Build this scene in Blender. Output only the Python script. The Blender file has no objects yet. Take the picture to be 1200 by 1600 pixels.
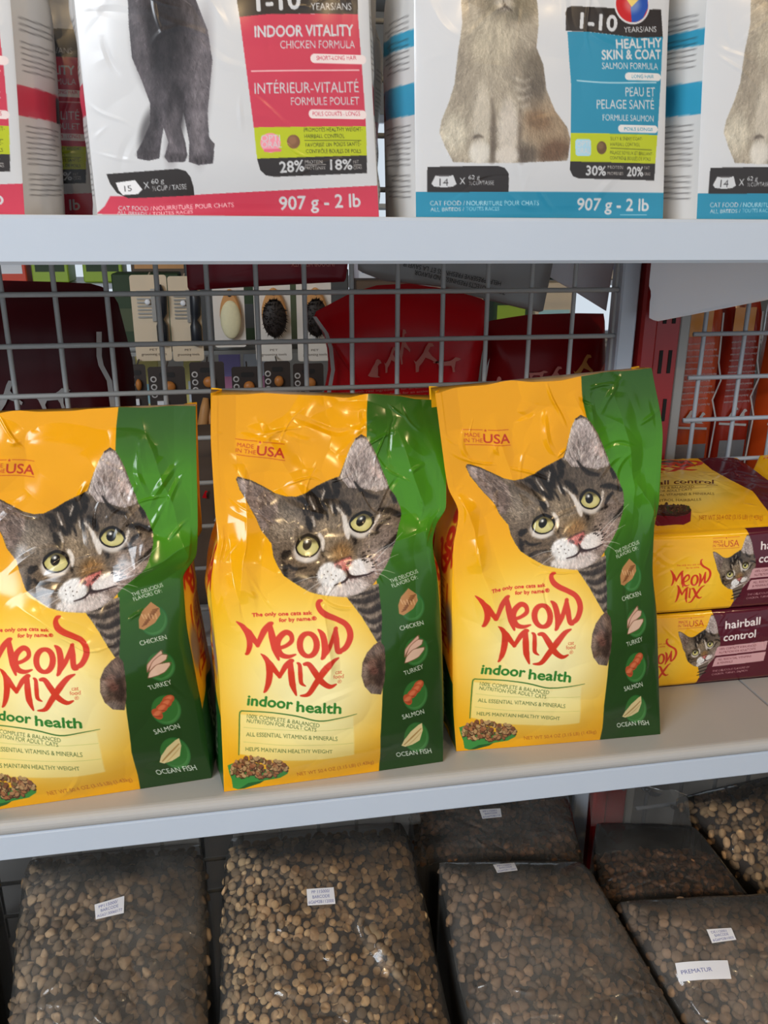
import bpy, math, random
import numpy as np
from mathutils import Vector, Matrix
C = bpy.context.scene.collection
SC = bpy.context.scene
EYE = 1.40                      # eye height: coordinates below are metres from the eye point, z is lifted by EYE when linked

# ------------------------------------------------------------------ camera
PITCH, YAW, ROLL, FPX = math.radians(18.629), math.radians(10.041), math.radians(0.198), 1294.0
fw = Vector((math.sin(YAW)*math.cos(PITCH), math.cos(YAW)*math.cos(PITCH), -math.sin(PITCH)))
rt = Vector((math.cos(YAW), -math.sin(YAW), 0)); up = rt.cross(fw)
rt, up = (rt*math.cos(ROLL)+up*math.sin(ROLL)), (up*math.cos(ROLL)-rt*math.sin(ROLL))
cd = bpy.data.cameras.new('camera'); cam = bpy.data.objects.new('camera', cd); C.objects.link(cam)
m3 = Matrix((rt, up, -fw)).transposed()
cam.matrix_world = Matrix.Translation((0, 0, EYE)) @ m3.to_4x4()
cd.sensor_fit = 'VERTICAL'; cd.sensor_height = 36.0; cd.lens = 36.0*FPX/1600.0
cd.clip_start = 0.02; cd.clip_end = 60
SC.camera = cam

# ------------------------------------------------------------------ light, world, exposure
SC.view_settings.view_transform = 'Standard'; SC.view_settings.look = 'None'
SC.view_settings.gamma = 1.0; SC.view_settings.use_curve_mapping = False
SC.view_settings.exposure = 0.55
wd = bpy.data.worlds.new('daylight'); SC.world = wd; wd.use_nodes = True
wd.node_tree.nodes['Background'].inputs[0].default_value = (0.80, 0.90, 1.0, 1)
wd.node_tree.nodes['Background'].inputs[1].default_value = 0.55
def lamp(name, kind, loc, target, power, col, size=0.1, size_y=None, spread=None):
    l = bpy.data.lights.new(name, kind); o = bpy.data.objects.new(name, l); C.objects.link(o)
    o.location = (loc[0], loc[1], loc[2]+EYE)
    d = Vector(target)-Vector(loc); o.rotation_euler = d.to_track_quat('-Z', 'Y').to_euler()
    l.energy = power; l.color = col
    if kind == 'AREA':
        l.shape = 'RECTANGLE'; l.size = size; l.size_y = size_y or size
        if spread: l.spread = math.radians(spread)
    elif kind == 'POINT': l.shadow_soft_size = size
    return o
lamp('storefront_daylight', 'AREA', (-1.75, -1.25, 1.10), (0.15, 0.6, -0.25), 54, (0.86, 0.93, 1.0), 1.5, 1.0)
for q in ((-0.9, -0.75, 1.2), (0.55, -0.9, 1.2), (1.5, -0.2, 1.2), (0.1, -1.9, 1.1), (1.2, -1.9, 1.1)):
    lamp('warm_glint_bulb', 'POINT', q, (0, 0, 0), 8, (1.0, 0.70, 0.36), 0.022)  # unseen warm lamps, two of them added for glints on the foil

# ------------------------------------------------------------------ helpers
def lin(c):
    c = np.asarray(c, float)/255.0
    return np.where(c <= 0.04045, c/12.92, ((c+0.055)/1.055)**2.4)
def mat(name, col, rough=0.5, metal=0.0, spec=0.5, noise=None, coat=0.0, trans=0.0, alpha=1.0):
    m = bpy.data.materials.new(name); m.use_nodes = True; nt = m.node_tree; b = nt.nodes['Principled BSDF']
    c = tuple(lin(col))+(1,)
    b.inputs['Base Color'].default_value = c; b.inputs['Roughness'].default_value = rough
    b.inputs['Metallic'].default_value = metal; b.inputs['Specular IOR Level'].default_value = spec
    b.inputs['Coat Weight'].default_value = coat; b.inputs['Coat Roughness'].default_value = 0.08
    if noise:
        sc, amt, bump = noise
        tc = nt.nodes.new('ShaderNodeTexCoord'); n = nt.nodes.new('ShaderNodeTexNoise'); n.inputs['Scale'].default_value = sc; n.inputs['Detail'].default_value = 5
        nt.links.new(tc.outputs['Object'], n.inputs['Vector'])
        mx = nt.nodes.new('ShaderNodeMix'); mx.data_type = 'RGBA'
        mx.inputs['A'].default_value = tuple(np.clip(np.array(c[:3])*(1-amt), 0, 1))+(1,); mx.inputs['B'].default_value = tuple(np.clip(np.array(c[:3])*(1+amt), 0, 1))+(1,)
        nt.links.new(n.outputs['Fac'], mx.inputs['Factor']); nt.links.new(mx.outputs['Result'], b.inputs['Base Color'])
        if bump:
            bp = nt.nodes.new('ShaderNodeBump'); bp.inputs['Strength'].default_value = bump; bp.inputs['Distance'].default_value = 0.002
            nt.links.new(n.outputs['Fac'], bp.inputs['Height']); nt.links.new(bp.outputs['Normal'], b.inputs['Normal'])
    return m
def print_mat(name, rough, spec=0.5, coat=0.0):
    m = bpy.data.materials.new(name); m.use_nodes = True; nt = m.node_tree; b = nt.nodes['Principled BSDF']
    a = nt.nodes.new('ShaderNodeVertexColor'); a.layer_name = 'ink'
    nt.links.new(a.outputs['Color'], b.inputs['Base Color'])
    b.inputs['Roughness'].default_value = rough; b.inputs['Specular IOR Level'].default_value = spec
    b.inputs['Coat Weight'].default_value = coat; b.inputs['Coat Roughness'].default_value = 0.12
    return m
def film_mat(name, milk, gloss=0.10, rough=0.12, tint=(235, 232, 225)):
    m = bpy.data.materials.new(name); m.use_nodes = True; nt = m.node_tree; nt.nodes.remove(nt.nodes['Principled BSDF'])
    out = nt.nodes['Material Output']
    tr = nt.nodes.new('ShaderNodeBsdfTransparent'); tr.inputs[0].default_value = (0.97, 0.97, 0.97, 1)
    df = nt.nodes.new('ShaderNodeBsdfDiffuse'); df.inputs[0].default_value = tuple(lin(tint))+(1,)
    gl = nt.nodes.new('ShaderNodeBsdfGlossy'); gl.inputs['Roughness'].default_value = rough
    fr = nt.nodes.new('ShaderNodeFresnel'); fr.inputs['IOR'].default_value = 1.45
    tc = nt.nodes.new('ShaderNodeTexCoord'); n = nt.nodes.new('ShaderNodeTexNoise'); n.inputs['Scale'].default_value = 14; n.inputs['Detail'].default_value = 4
    nt.links.new(tc.outputs['Object'], n.inputs['Vector'])
    mr = nt.nodes.new('ShaderNodeMapRange'); mr.inputs[1].default_value = 0.3; mr.inputs[2].default_value = 0.75; mr.inputs[3].default_value = milk*0.5; mr.inputs[4].default_value = milk*1.5
    nt.links.new(n.outputs['Fac'], mr.inputs[0])
    m1 = nt.nodes.new('ShaderNodeMixShader'); nt.links.new(mr.outputs[0], m1.inputs[0]); nt.links.new(tr.outputs[0], m1.inputs[1]); nt.links.new(df.outputs[0], m1.inputs[2])
    m2 = nt.nodes.new('ShaderNodeMixShader'); nt.links.new(fr.outputs[0], m2.inputs[0]); nt.links.new(m1.outputs[0], m2.inputs[1]); nt.links.new(gl.outputs[0], m2.inputs[2])
    nt.links.new(m2.outputs[0], out.inputs['Surface'])
    return m

def thing(name, label, cat, loc, group=None, kind=None):
    o = bpy.data.objects.new(name, None); C.objects.link(o); o.empty_display_size = 0.03
    o.location = (loc[0], loc[1], loc[2]+EYE)
    tag(o, label, cat, group, kind); o['at'] = list(loc)
    return o
def tag(o, label=None, cat=None, group=None, kind=None):
    if label: o['label'] = label
    if cat: o['category'] = cat
    if group: o['group'] = group
    if kind: o['kind'] = kind
    return o
def mesh_obj(name, verts, faces, mats, parent=None, base=None, cols=None, midx=None, smooth=False):
    """verts Nx3, faces: (M,4)/(M,3) array or list of index lists. One mesh object, local to its parent's base."""
    v = np.asarray(verts, np.float32).reshape(-1, 3)
    at = np.array(parent_base(parent) if parent is not None else (base if base is not None else (0, 0, 0)), np.float32)
    me = bpy.data.meshes.new(name)
    if isinstance(faces, np.ndarray):
        n, k = faces.shape; loops = faces.astype(np.int32).ravel(); starts = np.arange(n, dtype=np.int32)*k
    else:
        ln = np.array([len(f) for f in faces], np.int32); n = len(ln); loops = np.concatenate([np.asarray(f, np.int32) for f in faces]); starts = (np.cumsum(ln)-ln).astype(np.int32)
    me.vertices.add(len(v)); me.vertices.foreach_set('co', (v-at).ravel())
    me.loops.add(len(loops)); me.loops.foreach_set('vertex_index', loops)
    me.polygons.add(n); me.polygons.foreach_set('loop_start', starts)
    if midx is not None: me.polygons.foreach_set('material_index', np.asarray(midx, np.int32))
    me.polygons.foreach_set('use_smooth', np.full(n, smooth, bool))
    me.update(calc_edges=True); me.validate()
    for m in (mats if isinstance(mats, (list, tuple)) else [mats]): me.materials.append(m)
    if cols is not None:
        a = me.color_attributes.new('ink', 'FLOAT_COLOR', 'POINT')
        cc = np.ones((len(v), 4), np.float32); cc[:, :3] = lin(np.clip(cols, 0, 255)).reshape(-1, 3)
        a.data.foreach_set('color', cc.ravel())
    o = bpy.data.objects.new(name, me); C.objects.link(o)
    if parent is not None: o.parent = parent
    else: o.location = (at[0], at[1], at[2]+EYE); o['at'] = [float(q) for q in at]
    return o
def parent_base(p):
    at = np.zeros(3)
    while p is not None:
        if 'at' in p.keys(): return np.array(p['at'])
        p = p.parent
    return at
class MB:
    def __init__(s): s.v = []; s.f = []; s.m = []; s.n = 0
    def add(s, v, f, m=0):
        v = np.asarray(v, float).reshape(-1, 3); s.v.append(v); s.f += [[i+s.n for i in q] for q in f]; s.m += [m]*len(f); s.n += len(v); return s
    def box(s, a, b, m=0, bev=0.0):
        (x0, y0, z0), (x1, y1, z1) = a, b
        if bev > 0:
            e = bev; v = []; 
            for (x, sx) in ((x0, 1), (x1, -1)):
                for (y, sy) in ((y0, 1), (y1, -1)):
                    for (z, sz) in ((z0, 1), (z1, -1)):
                        v += [(x, y+sy*e, z+sz*e), (x+sx*e, y, z+sz*e), (x+sx*e, y+sy*e, z)]
            g = lambda i, j, k, t: ((i*2+j)*2+k)*3+t
            f = []
            for i in (0, 1):
                f.append([g(i, 0, 0, 0), g(i, 1, 0, 0), g(i, 1, 1, 0), g(i, 0, 1, 0)]); f.append([g(0, i, 0, 1), g(1, i, 0, 1), g(1, i, 1, 1), g(0, i, 1, 1)]); f.append([g(0, 0, i, 2), g(1, 0, i, 2), g(1, 1, i, 2), g(0, 1, i, 2)])
                for j in (0, 1):
                    f.append([g(i, j, 0, 0), g(i, j, 1, 0), g(i, j, 1, 1), g(i, j, 0, 1)]); f.append([g(i, 0, j, 0), g(i, 1, j, 0), g(i, 1, j, 2), g(i, 0, j, 2)]); f.append([g(0, i, j, 1), g(1, i, j, 1), g(1, i, j, 2), g(0, i, j, 2)])
                    for k in (0, 1): f.append([g(i, j, k, 0), g(i, j, k, 1), g(i, j, k, 2)])
            return s.add(v, f, m)
        v = [(x, y, z) for x in (x0, x1) for y in (y0, y1) for z in (z0, z1)]
        return s.add(v, [[0, 1, 3, 2], [4, 6, 7, 5], [0, 4, 5, 1], [2, 3, 7, 6], [0, 2, 6, 4], [1, 5, 7, 3]], m)
    def tube(s, pts, r, seg=8, m=0):
        P = [Vector(p) for p in pts]; rings = []
        for i, p in enumerate(P):
            d = (P[min(i+1, len(P)-1)]-P[max(i-1, 0)]).normalized(); a = d.orthogonal().normalized(); b = d.cross(a)
            rr = r[i] if isinstance(r, (list, tuple)) else r
            rings.append([p+(a*math.cos(t)+b*math.sin(t))*rr for t in [2*math.pi*k/seg for k in range(seg)]])
        f = [[i*seg+k, i*seg+(k+1) % seg, (i+1)*seg+(k+1) % seg, (i+1)*seg+k] for i in range(len(P)-1) for k in range(seg)]
        f += [list(range(seg))[::-1], [(len(P)-1)*seg+k for k in range(seg)]]
        return s.add([tuple(q) for R in rings for q in R], f, m)
    def prism(s, poly, y0, y1, m=0):
        """outline of (x, z) points extruded along y"""
        n = len(poly); v = [(x, y0, z) for x, z in poly]+[(x, y1, z) for x, z in poly]
        return s.add(v, [list(range(n)), list(range(2*n-1, n-1, -1))]+[[i, n+i, n+(i+1) % n, (i+1) % n] for i in range(n)], m)
    def decal(s, poly, y, m=0):
        return s.add([(x, y, z) for x, z in poly], [list(range(len(poly)))], m)
    def ellipsoid(s, c, r, m=0, nu=16, nv=10):
        v = [(c[0]+r[0]*math.cos(2*math.pi*i/nu)*math.sin(math.pi*j/nv), c[1]+r[1]*math.sin(2*math.pi*i/nu)*math.sin(math.pi*j/nv), c[2]+r[2]*math.cos(math.pi*j/nv)) for j in range(nv+1) for i in range(nu)]
        f = [[j*nu+i, j*nu+(i+1) % nu, (j+1)*nu+(i+1) % nu, (j+1)*nu+i] for j in range(nv) for i in range(nu)]
        return s.add(v, f, m)
    def build(s, name, mats, parent=None, base=None, smooth=False):
        return mesh_obj(name, np.concatenate(s.v), s.f, mats, parent, base, midx=s.m, smooth=smooth)

def pch(xs, ys, q):
    xs = np.asarray(xs, float); ys = np.asarray(ys, float); q = np.asarray(q, float)
    h = np.diff(xs); d = np.diff(ys)/h; m = np.zeros_like(ys)
    m[1:-1] = np.where(d[1:]*d[:-1] > 0, 2*d[1:]*d[:-1]/np.where(d[1:]+d[:-1] == 0, 1, d[1:]+d[:-1]), 0); m[0], m[-1] = d[0], d[-1]
    i = np.clip(np.searchsorted(xs, q)-1, 0, len(h)-1); t = (q-xs[i])/h[i]
    return (2*t**3-3*t**2+1)*ys[i]+(t**3-2*t**2+t)*h[i]*m[i]+(-2*t**3+3*t**2)*ys[i+1]+(t**3-t**2)*h[i]*m[i+1]
def smooth_front(L, R, B, U, V, pw=.75):
    L = np.array(L); R = np.array(R)
    P = [(1-U)*pch(L[:, 0], L[:, k], V)+U*pch(R[:, 0], R[:, k], V) for k in (1, 2, 3)]
    P[1] = P[1]-pch([p[0] for p in B], [p[1] for p in B], V)*np.sin(np.pi*np.clip(U, 0, 1))**pw
    return np.stack(P, -1)
def grid_faces(nu, nv):
    i = np.arange(nv-1)[:, None]*nu+np.arange(nu-1)[None, :]
    return np.stack([i, i+nu, i+nu+1, i+1], -1).reshape(-1, 4)
def vnoise(x, y, seed):
    r = np.random.RandomState(seed); T = r.rand(64, 64)
    xi = np.floor(x).astype(int); yi = np.floor(y).astype(int); fx = x-xi; fy = y-yi
    fx = fx*fx*(3-2*fx); fy = fy*fy*(3-2*fy); g = lambda a, b: T[a % 64, b % 64]
    return (g(xi, yi)*(1-fx)+g(xi+1, yi)*fx)*(1-fy)+(g(xi, yi+1)*(1-fx)+g(xi+1, yi+1)*fx)*fy
def crumple(X, Y, seed, creases, amp, zone=None, facets=2):
    """wrinkled foil: soft dents, flat facets between sharp folds, and long crease lines; X, Y in metres"""
    r = np.random.RandomState(seed); H = np.zeros_like(X)
    H += amp*1.6*(vnoise(X*22+3, Y*18, seed+1)-.5)+amp*.7*(vnoise(X*55, Y*45, seed+2)-.5)
    wx = X+.010*(vnoise(X*40, Y*40, seed+3)-.5); wy = Y+.010*(vnoise(X*40, Y*40, seed+4)-.5)
    x0, x1, y0, y1 = X.min(), X.max(), Y.min(), Y.max()
    for _ in range(facets):                           # facets: the highest of a few random tilted planes
        n = 24; px = r.uniform(x0, x1, n); py = r.uniform(y0, y1, n); gx = r.normal(0, .16, n); gy = r.normal(0, .16, n)
        best = np.full(X.shape, -1e9)
        for k in range(n):
            d2 = (wx-px[k])**2+(wy-py[k])**2
            best = np.maximum(best, gx[k]*(wx-px[k])+gy[k]*(wy-py[k])-d2*9.0)
        H += amp*np.clip(best*70, -1.6, 1.6)*.85
    for _ in range(creases):
        cx, cy = r.uniform(x0, x1), r.uniform(y0, y1)
        if zone is not None and r.rand() > zone((cy-y0)/(y1-y0)): continue
        a = r.uniform(0, math.pi); L = r.uniform(.006, .03); w = r.uniform(.0012, .0045); s = r.choice((1, 1, -1))*amp*r.uniform(.2, .75)
        dx = wx-cx; dy = wy-cy; t = dx*math.cos(a)+dy*math.sin(a); q = -dx*math.sin(a)+dy*math.cos(a)+ .15*t*t/L
        H += s*np.clip(1-np.abs(q)/w, 0, 1)*np.clip(1-np.abs(t)/L, 0, 1)
    return H

# ------------------------------------------------------------------ lettering and printed artwork
_tc = {}
def text_tris(s, bold=0.0):
    k = (s, bold)
    if k in _tc: return _tc[k]
    cu = bpy.data.curves.new('lettering', 'FONT'); cu.body = s; cu.resolution_u = 3; cu.offset = bold
    o = bpy.data.objects.new('lettering', cu); C.objects.link(o)
    dg = bpy.context.evaluated_depsgraph_get(); dg.update(); ev = o.evaluated_get(dg); me = ev.to_mesh()
    v = np.array([q.co[:2] for q in me.vertices]).reshape(-1, 2); me.calc_loop_triangles(); t = np.array([list(q.vertices) for q in me.loop_triangles]).reshape(-1, 3)
    ev.to_mesh_clear(); bpy.data.objects.remove(o); bpy.data.curves.remove(cu)
    if len(v): v = v-[v[:, 0].min(), 0]
    _tc[k] = (v, t, float(v[:, 0].max()) if len(v) else 1.0); return _tc[k]
CAP = 0.70
class Art:
    """a printed panel: w x h ink cells, painted at twice that; T maps the artwork's own drawing units to (0..1, 0..1)"""
    def __init__(s, w, h, col, T=None):
        s.w, s.h = w*2, h*2; s.im = np.empty((s.h, s.w, 3), np.float32); s.im[:] = col; s.T = T or (lambda p: p)
    def px(s, pts):
        p = np.asarray(s.T(np.asarray(pts, float).reshape(-1, 2))); return p*[s.w, s.h]
    def scale(s, at):
        a = s.px([at, (at[0]+4, at[1])]); return float(np.hypot(*(a[1]-a[0])))/4
    def _win(s, x0, y0, x1, y1):
        x0 = max(int(x0)-2, 0); y0 = max(int(y0)-2, 0); x1 = min(int(x1)+3, s.w); y1 = min(int(y1)+3, s.h)
        if x1 <= x0 or y1 <= y0: return None
        X, Y = np.meshgrid(np.arange(x0, x1)+.5, np.arange(y0, y1)+.5); return x0, y0, x1, y1, X, Y
    def put(s, win, mask, col, tex=0, seed=0):
        x0, y0, x1, y1 = win[:4]; a = mask[..., None]
        c = np.asarray(col, np.float32)
        s.im[y0:y1, x0:x1] = s.im[y0:y1, x0:x1]*(1-a)+c*a
    def mask_poly(s, pts, raw=False):
        p = pts if raw else s.px(pts); w = s._win(*p.min(0), *p.max(0))
        if w is None: return None, None
        X, Y = w[4:]; ins = np.zeros(X.shape, bool); n = len(p)
        for i in range(n):
            (ax, ay), (bx, by) = p[i], p[(i+1) % n]
            if ay == by: continue
            c = ((ay > Y) != (by > Y)) & (X < (bx-ax)*(Y-ay)/(by-ay)+ax); ins ^= c
        return w, ins.astype(np.float32)
    def poly(s, pts, col, alpha=1.0, soft=0):
        w, m = s.mask_poly(pts)
        if w is None: return
        if soft: m = blur(m, soft)
        s.put(w, m*alpha, col)
    def rect(s, x0, y0, x1, y1, col, alpha=1.0, r=0):
        pts = [(x0+(x1-x0)*t, y0) for t in np.linspace(0, 1, 9)]+[(x1, y0+(y1-y0)*t) for t in np.linspace(0, 1, 9)]+[(x1+(x0-x1)*t, y1) for t in np.linspace(0, 1, 9)]+[(x0, y1+(y0-y1)*t) for t in np.linspace(0, 1, 9)]
        if r: pts = rrect(x0, y0, x1, y1, r)
        s.poly(pts, col, alpha)
    def ell(s, c, rx, ry, col, rot=0, alpha=1.0, soft=0.0):
        t = np.linspace(0, 2*np.pi, 40, endpoint=False); x = rx*np.cos(t); y = ry*np.sin(t); a = math.radians(rot)
        pts = np.stack([c[0]+x*math.cos(a)-y*math.sin(a), c[1]+x*math.sin(a)+y*math.cos(a)], 1)
        if not soft: return s.poly(pts, col, alpha)
        p = s.px(pts); cc = s.px([c])[0]
        A = np.linalg.lstsq(np.stack([np.cos(t), np.sin(t)], 1), p-cc, rcond=None)[0].T
        k = 1+soft; w = s._win(*(cc+(p-cc).min(0)*k), *(cc+(p-cc).max(0)*k))
        if w is None: return
        q = np.linalg.solve(A, np.stack([w[4].ravel()-cc[0], w[5].ravel()-cc[1]])); d = np.hypot(q[0], q[1]).reshape(w[4].shape)
        m = np.clip((1+soft-d)/(2*soft), 0, 1); m = m*m*(3-2*m); s.put(w, m*alpha, col)
    def stroke(s, pts, col, alpha=1.0, soft=0.0, r=None):
        pts = [tuple(q)+((r,) if len(q) == 2 else ()) for q in pts]
        p = s.px([q[:2] for q in pts]); k = s.scale(pts[0][:2]); rad = np.array([q[2]*k for q in pts])
        # smooth the line
        if len(pts) > 2:
            t = np.arange(len(pts)); tt = np.linspace(0, len(pts)-1, (len(pts)-1)*5+1)
            cr = lambda y: catmull(y, tt)
            p = np.stack([cr(p[:, 0]), cr(p[:, 1])], 1); rad = np.interp(tt, t, rad)
        mr = rad.max()+2+soft*2; w = s._win(p[:, 0].min()-mr, p[:, 1].min()-mr, p[:, 0].max()+mr, p[:, 1].max()+mr)
        if w is None: return
        X, Y = w[4:]; D = np.full(X.shape, 1e9)
        for i in range(len(p)-1):
            ax, ay = p[i]; d = p[i+1]-p[i]; L = max(d@d, 1e-6); t = np.clip(((X-ax)*d[0]+(Y-ay)*d[1])/L, 0, 1)
            D = np.minimum(D, np.hypot(X-ax-t*d[0], Y-ay-t*d[1])-(rad[i]+t*(rad[i+1]-rad[i])))
        e = max(soft, .6); s.put(w, np.clip(.5-D/(2*e), 0, 1)*alpha, col)
    def text(s, st, p0, p1, h, col, bold=0.01, alpha=1.0, updir=None):
        """set the line from p0 to p1 (ends of its baseline), capitals h high"""
        v, t, wid = text_tris(st, 0.0)
        if not len(t): return
        p0 = np.array(p0, float); p1 = np.array(p1, float); d = p1-p0; L = np.hypot(*d)
        u = np.array(updir, float) if updir is not None else np.array([d[1], -d[0]])/L
        q = p0+np.outer(v[:, 0]/wid, d)+np.outer(v[:, 1]/CAP*h, u)
        p = s.px(q); w = s._win(*p.min(0), *p.max(0))
        if w is None: return
        x0, y0 = w[:2]; M = np.zeros(w[4].shape, bool); p = p-[x0, y0]; H, W = M.shape
        for a, b, c in p[t]:
            ax, ay = np.floor(np.minimum(np.minimum(a, b), c)).astype(int); bx, by = np.ceil(np.maximum(np.maximum(a, b), c)).astype(int)
            ax = max(ax, 0); ay = max(ay, 0); bx = min(bx+1, W); by = min(by+1, H)
            if bx <= ax or by <= ay: continue
            X = np.arange(ax, bx)[None, :]+.5; Y = np.arange(ay, by)[:, None]+.5
            e1 = (b[0]-a[0])*(Y-a[1])-(b[1]-a[1])*(X-a[0]); e2 = (c[0]-b[0])*(Y-b[1])-(c[1]-b[1])*(X-b[0]); e3 = (a[0]-c[0])*(Y-c[1])-(a[1]-c[1])*(X-c[0])
            M[ay:by, ax:bx] |= ((e1 >= 0) & (e2 >= 0) & (e3 >= 0)) | ((e1 <= 0) & (e2 <= 0) & (e3 <= 0))
        k = max(bold, 0)*h/CAP*s.scale(p0)            # heavier weight: thicken the strokes
        for _ in range(int(k+.5)):
            N = M.copy(); N[1:] |= M[:-1]; N[:-1] |= M[1:]; N[:, 1:] |= M[:, :-1]; N[:, :-1] |= M[:, 1:]; M = N
        s.put(w, M.astype(np.float32)*alpha, col)
    def result(s):
        return s.im.reshape(s.h//2, 2, s.w//2, 2, 3).mean((1, 3))
def catmull(y, tt):
    y = np.asarray(y, float); n = len(y); i = np.clip(np.floor(tt).astype(int), 0, n-2); t = tt-i
    g = lambda k: y[np.clip(k, 0, n-1)]; a, b, c, d = g(i-1), g(i), g(i+1), g(i+2)
    return .5*(2*b+(c-a)*t+(2*a-5*b+4*c-d)*t*t+(3*b-a-3*c+d)*t**3)
def blur(m, k):
    k = int(k); c = np.ones(2*k+1)/(2*k+1)
    for ax in (0, 1): m = np.apply_along_axis(lambda r: np.convolve(r, c, 'same'), ax, m)
    return m
def rrect(x0, y0, x1, y1, r, corners=(1, 1, 1, 1)):
    out = []
    for k, (cx, cy, a) in enumerate(((x0+r, y0+r, 180), (x1-r, y0+r, 270), (x1-r, y1-r, 0), (x0+r, y1-r, 90))):
        if not corners[k]: out.append(((x0, y0), (x1, y0), (x1, y1), (x0, y1))[k]); continue
        out += [(cx+r*math.cos(math.radians(a+t)), cy+r*math.sin(math.radians(a+t))) for t in range(0, 91, 15)]
    return out
def homog(src, dst):
    A = []; b = []
    for (x, y), (u, v) in zip(src, dst):
        A += [[x, y, 1, 0, 0, 0, -u*x, -u*y], [0, 0, 0, x, y, 1, -v*x, -v*y]]; b += [u, v]
    h = np.linalg.solve(np.array(A, float), np.array(b, float))
    def T(p):
        p = np.asarray(p, float).reshape(-1, 2); w = h[6]*p[:, 0]+h[7]*p[:, 1]+1
        return np.stack([(h[0]*p[:, 0]+h[1]*p[:, 1]+h[2])/w, (h[3]*p[:, 0]+h[4]*p[:, 1]+h[5])/w], 1)
    return T
def chain(T, A):
    return lambda p: T(A(np.asarray(p, float).reshape(-1, 2)))
def aff(sx, ox, sy, oy):
    return lambda p: np.asarray(p, float).reshape(-1, 2)*[sx, sy]+[ox, oy]

# ------------------------------------------------------------------ artwork: the tabby, the lettering and the yellow bag
def fur(A, mask_pts, n, length, centre, jit, seed, spread=.35, blend=.65):
    w, m = A.mask_poly(mask_pts)
    if w is None: return
    allow = np.zeros((A.h, A.w), bool); allow[w[1]:w[3], w[0]:w[2]] = blur(m, 2) > .22
    r = np.random.RandomState(seed); ys, xs = np.nonzero(m > .5)
    if not len(ys): return
    k = r.randint(0, len(ys), n); x = xs[k]+w[0]+.5; y = ys[k]+w[1]+.5
    c = A.px([centre])[0]; a = np.arctan2(y-c[1], x-c[0])+r.normal(0, spread, n)
    L = length*A.scale(centre); st = max(int(L/.8), 2)
    col = A.im[y.astype(int), x.astype(int)].copy(); col = np.clip(col*(1+r.normal(0, jit, (n, 1)))+r.normal(0, 5, (n, 1)), 0, 255).astype(np.float32)
    ln = r.uniform(.5, 1.0, n)
    for s in range(st):
        q = s/st; on = q < ln; xx = np.clip((x+np.cos(a)*q*L).astype(int), 0, A.w-1)[on]; yy = np.clip((y+np.sin(a)*q*L).astype(int), 0, A.h-1)[on]
        ok = allow[yy, xx]; yy = yy[ok]; xx = xx[ok]; on = np.nonzero(on)[0][ok]; b = blend*(1-.5*q); A.im[yy, xx] = A.im[yy, xx]*(1-b)+col[on]*b
def keep_inside(A, under, pts):
    w, m = A.mask_poly(pts); full = np.zeros((A.h, A.w, 1), np.float32); full[w[1]:w[3], w[0]:w[2], 0] = blur(m, 1); A.im = under*(1-full)+A.im*full
def mottle(A, pts, seed, amt=.20, size=13.0):
    w, m = A.mask_poly(pts); k = A.scale(pts[0]); X, Y = w[4:]
    n = vnoise(X/(size*k*.8)+9, Y/(size*k*1.6)+9, seed)+.6*vnoise(X/(size*k*.35), Y/(size*k*.7), seed+1)-.8
    A.im[w[1]:w[3], w[0]:w[2]] *= 1+(n*2*amt*blur(m, 1))[..., None]
HEAD = [(40, 338), (52, 322), (75, 325), (140, 350), (200, 385), (290, 440), (360, 458), (430, 455), (500, 425), (570, 385), (640, 350), (722, 312), (745, 260), (770, 200), (805, 120), (840, 65), (878, 42), (918, 68), (950, 120), (985, 200), (1010, 280), (1035, 350), (1050, 410), (1085, 460), (1110, 530), (1130, 610), (1132, 680), (1115, 760), (1090, 850), (1050, 920), (1000, 985), (960, 1040), (900, 1090), (850, 1115), (780, 1135), (700, 1128), (620, 1118), (540, 1095), (480, 1060), (420, 1020), (370, 980), (330, 920), (290, 850), (265, 780), (225, 735), (190, 690), (160, 610), (125, 540), (95, 470), (60, 410)]
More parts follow.
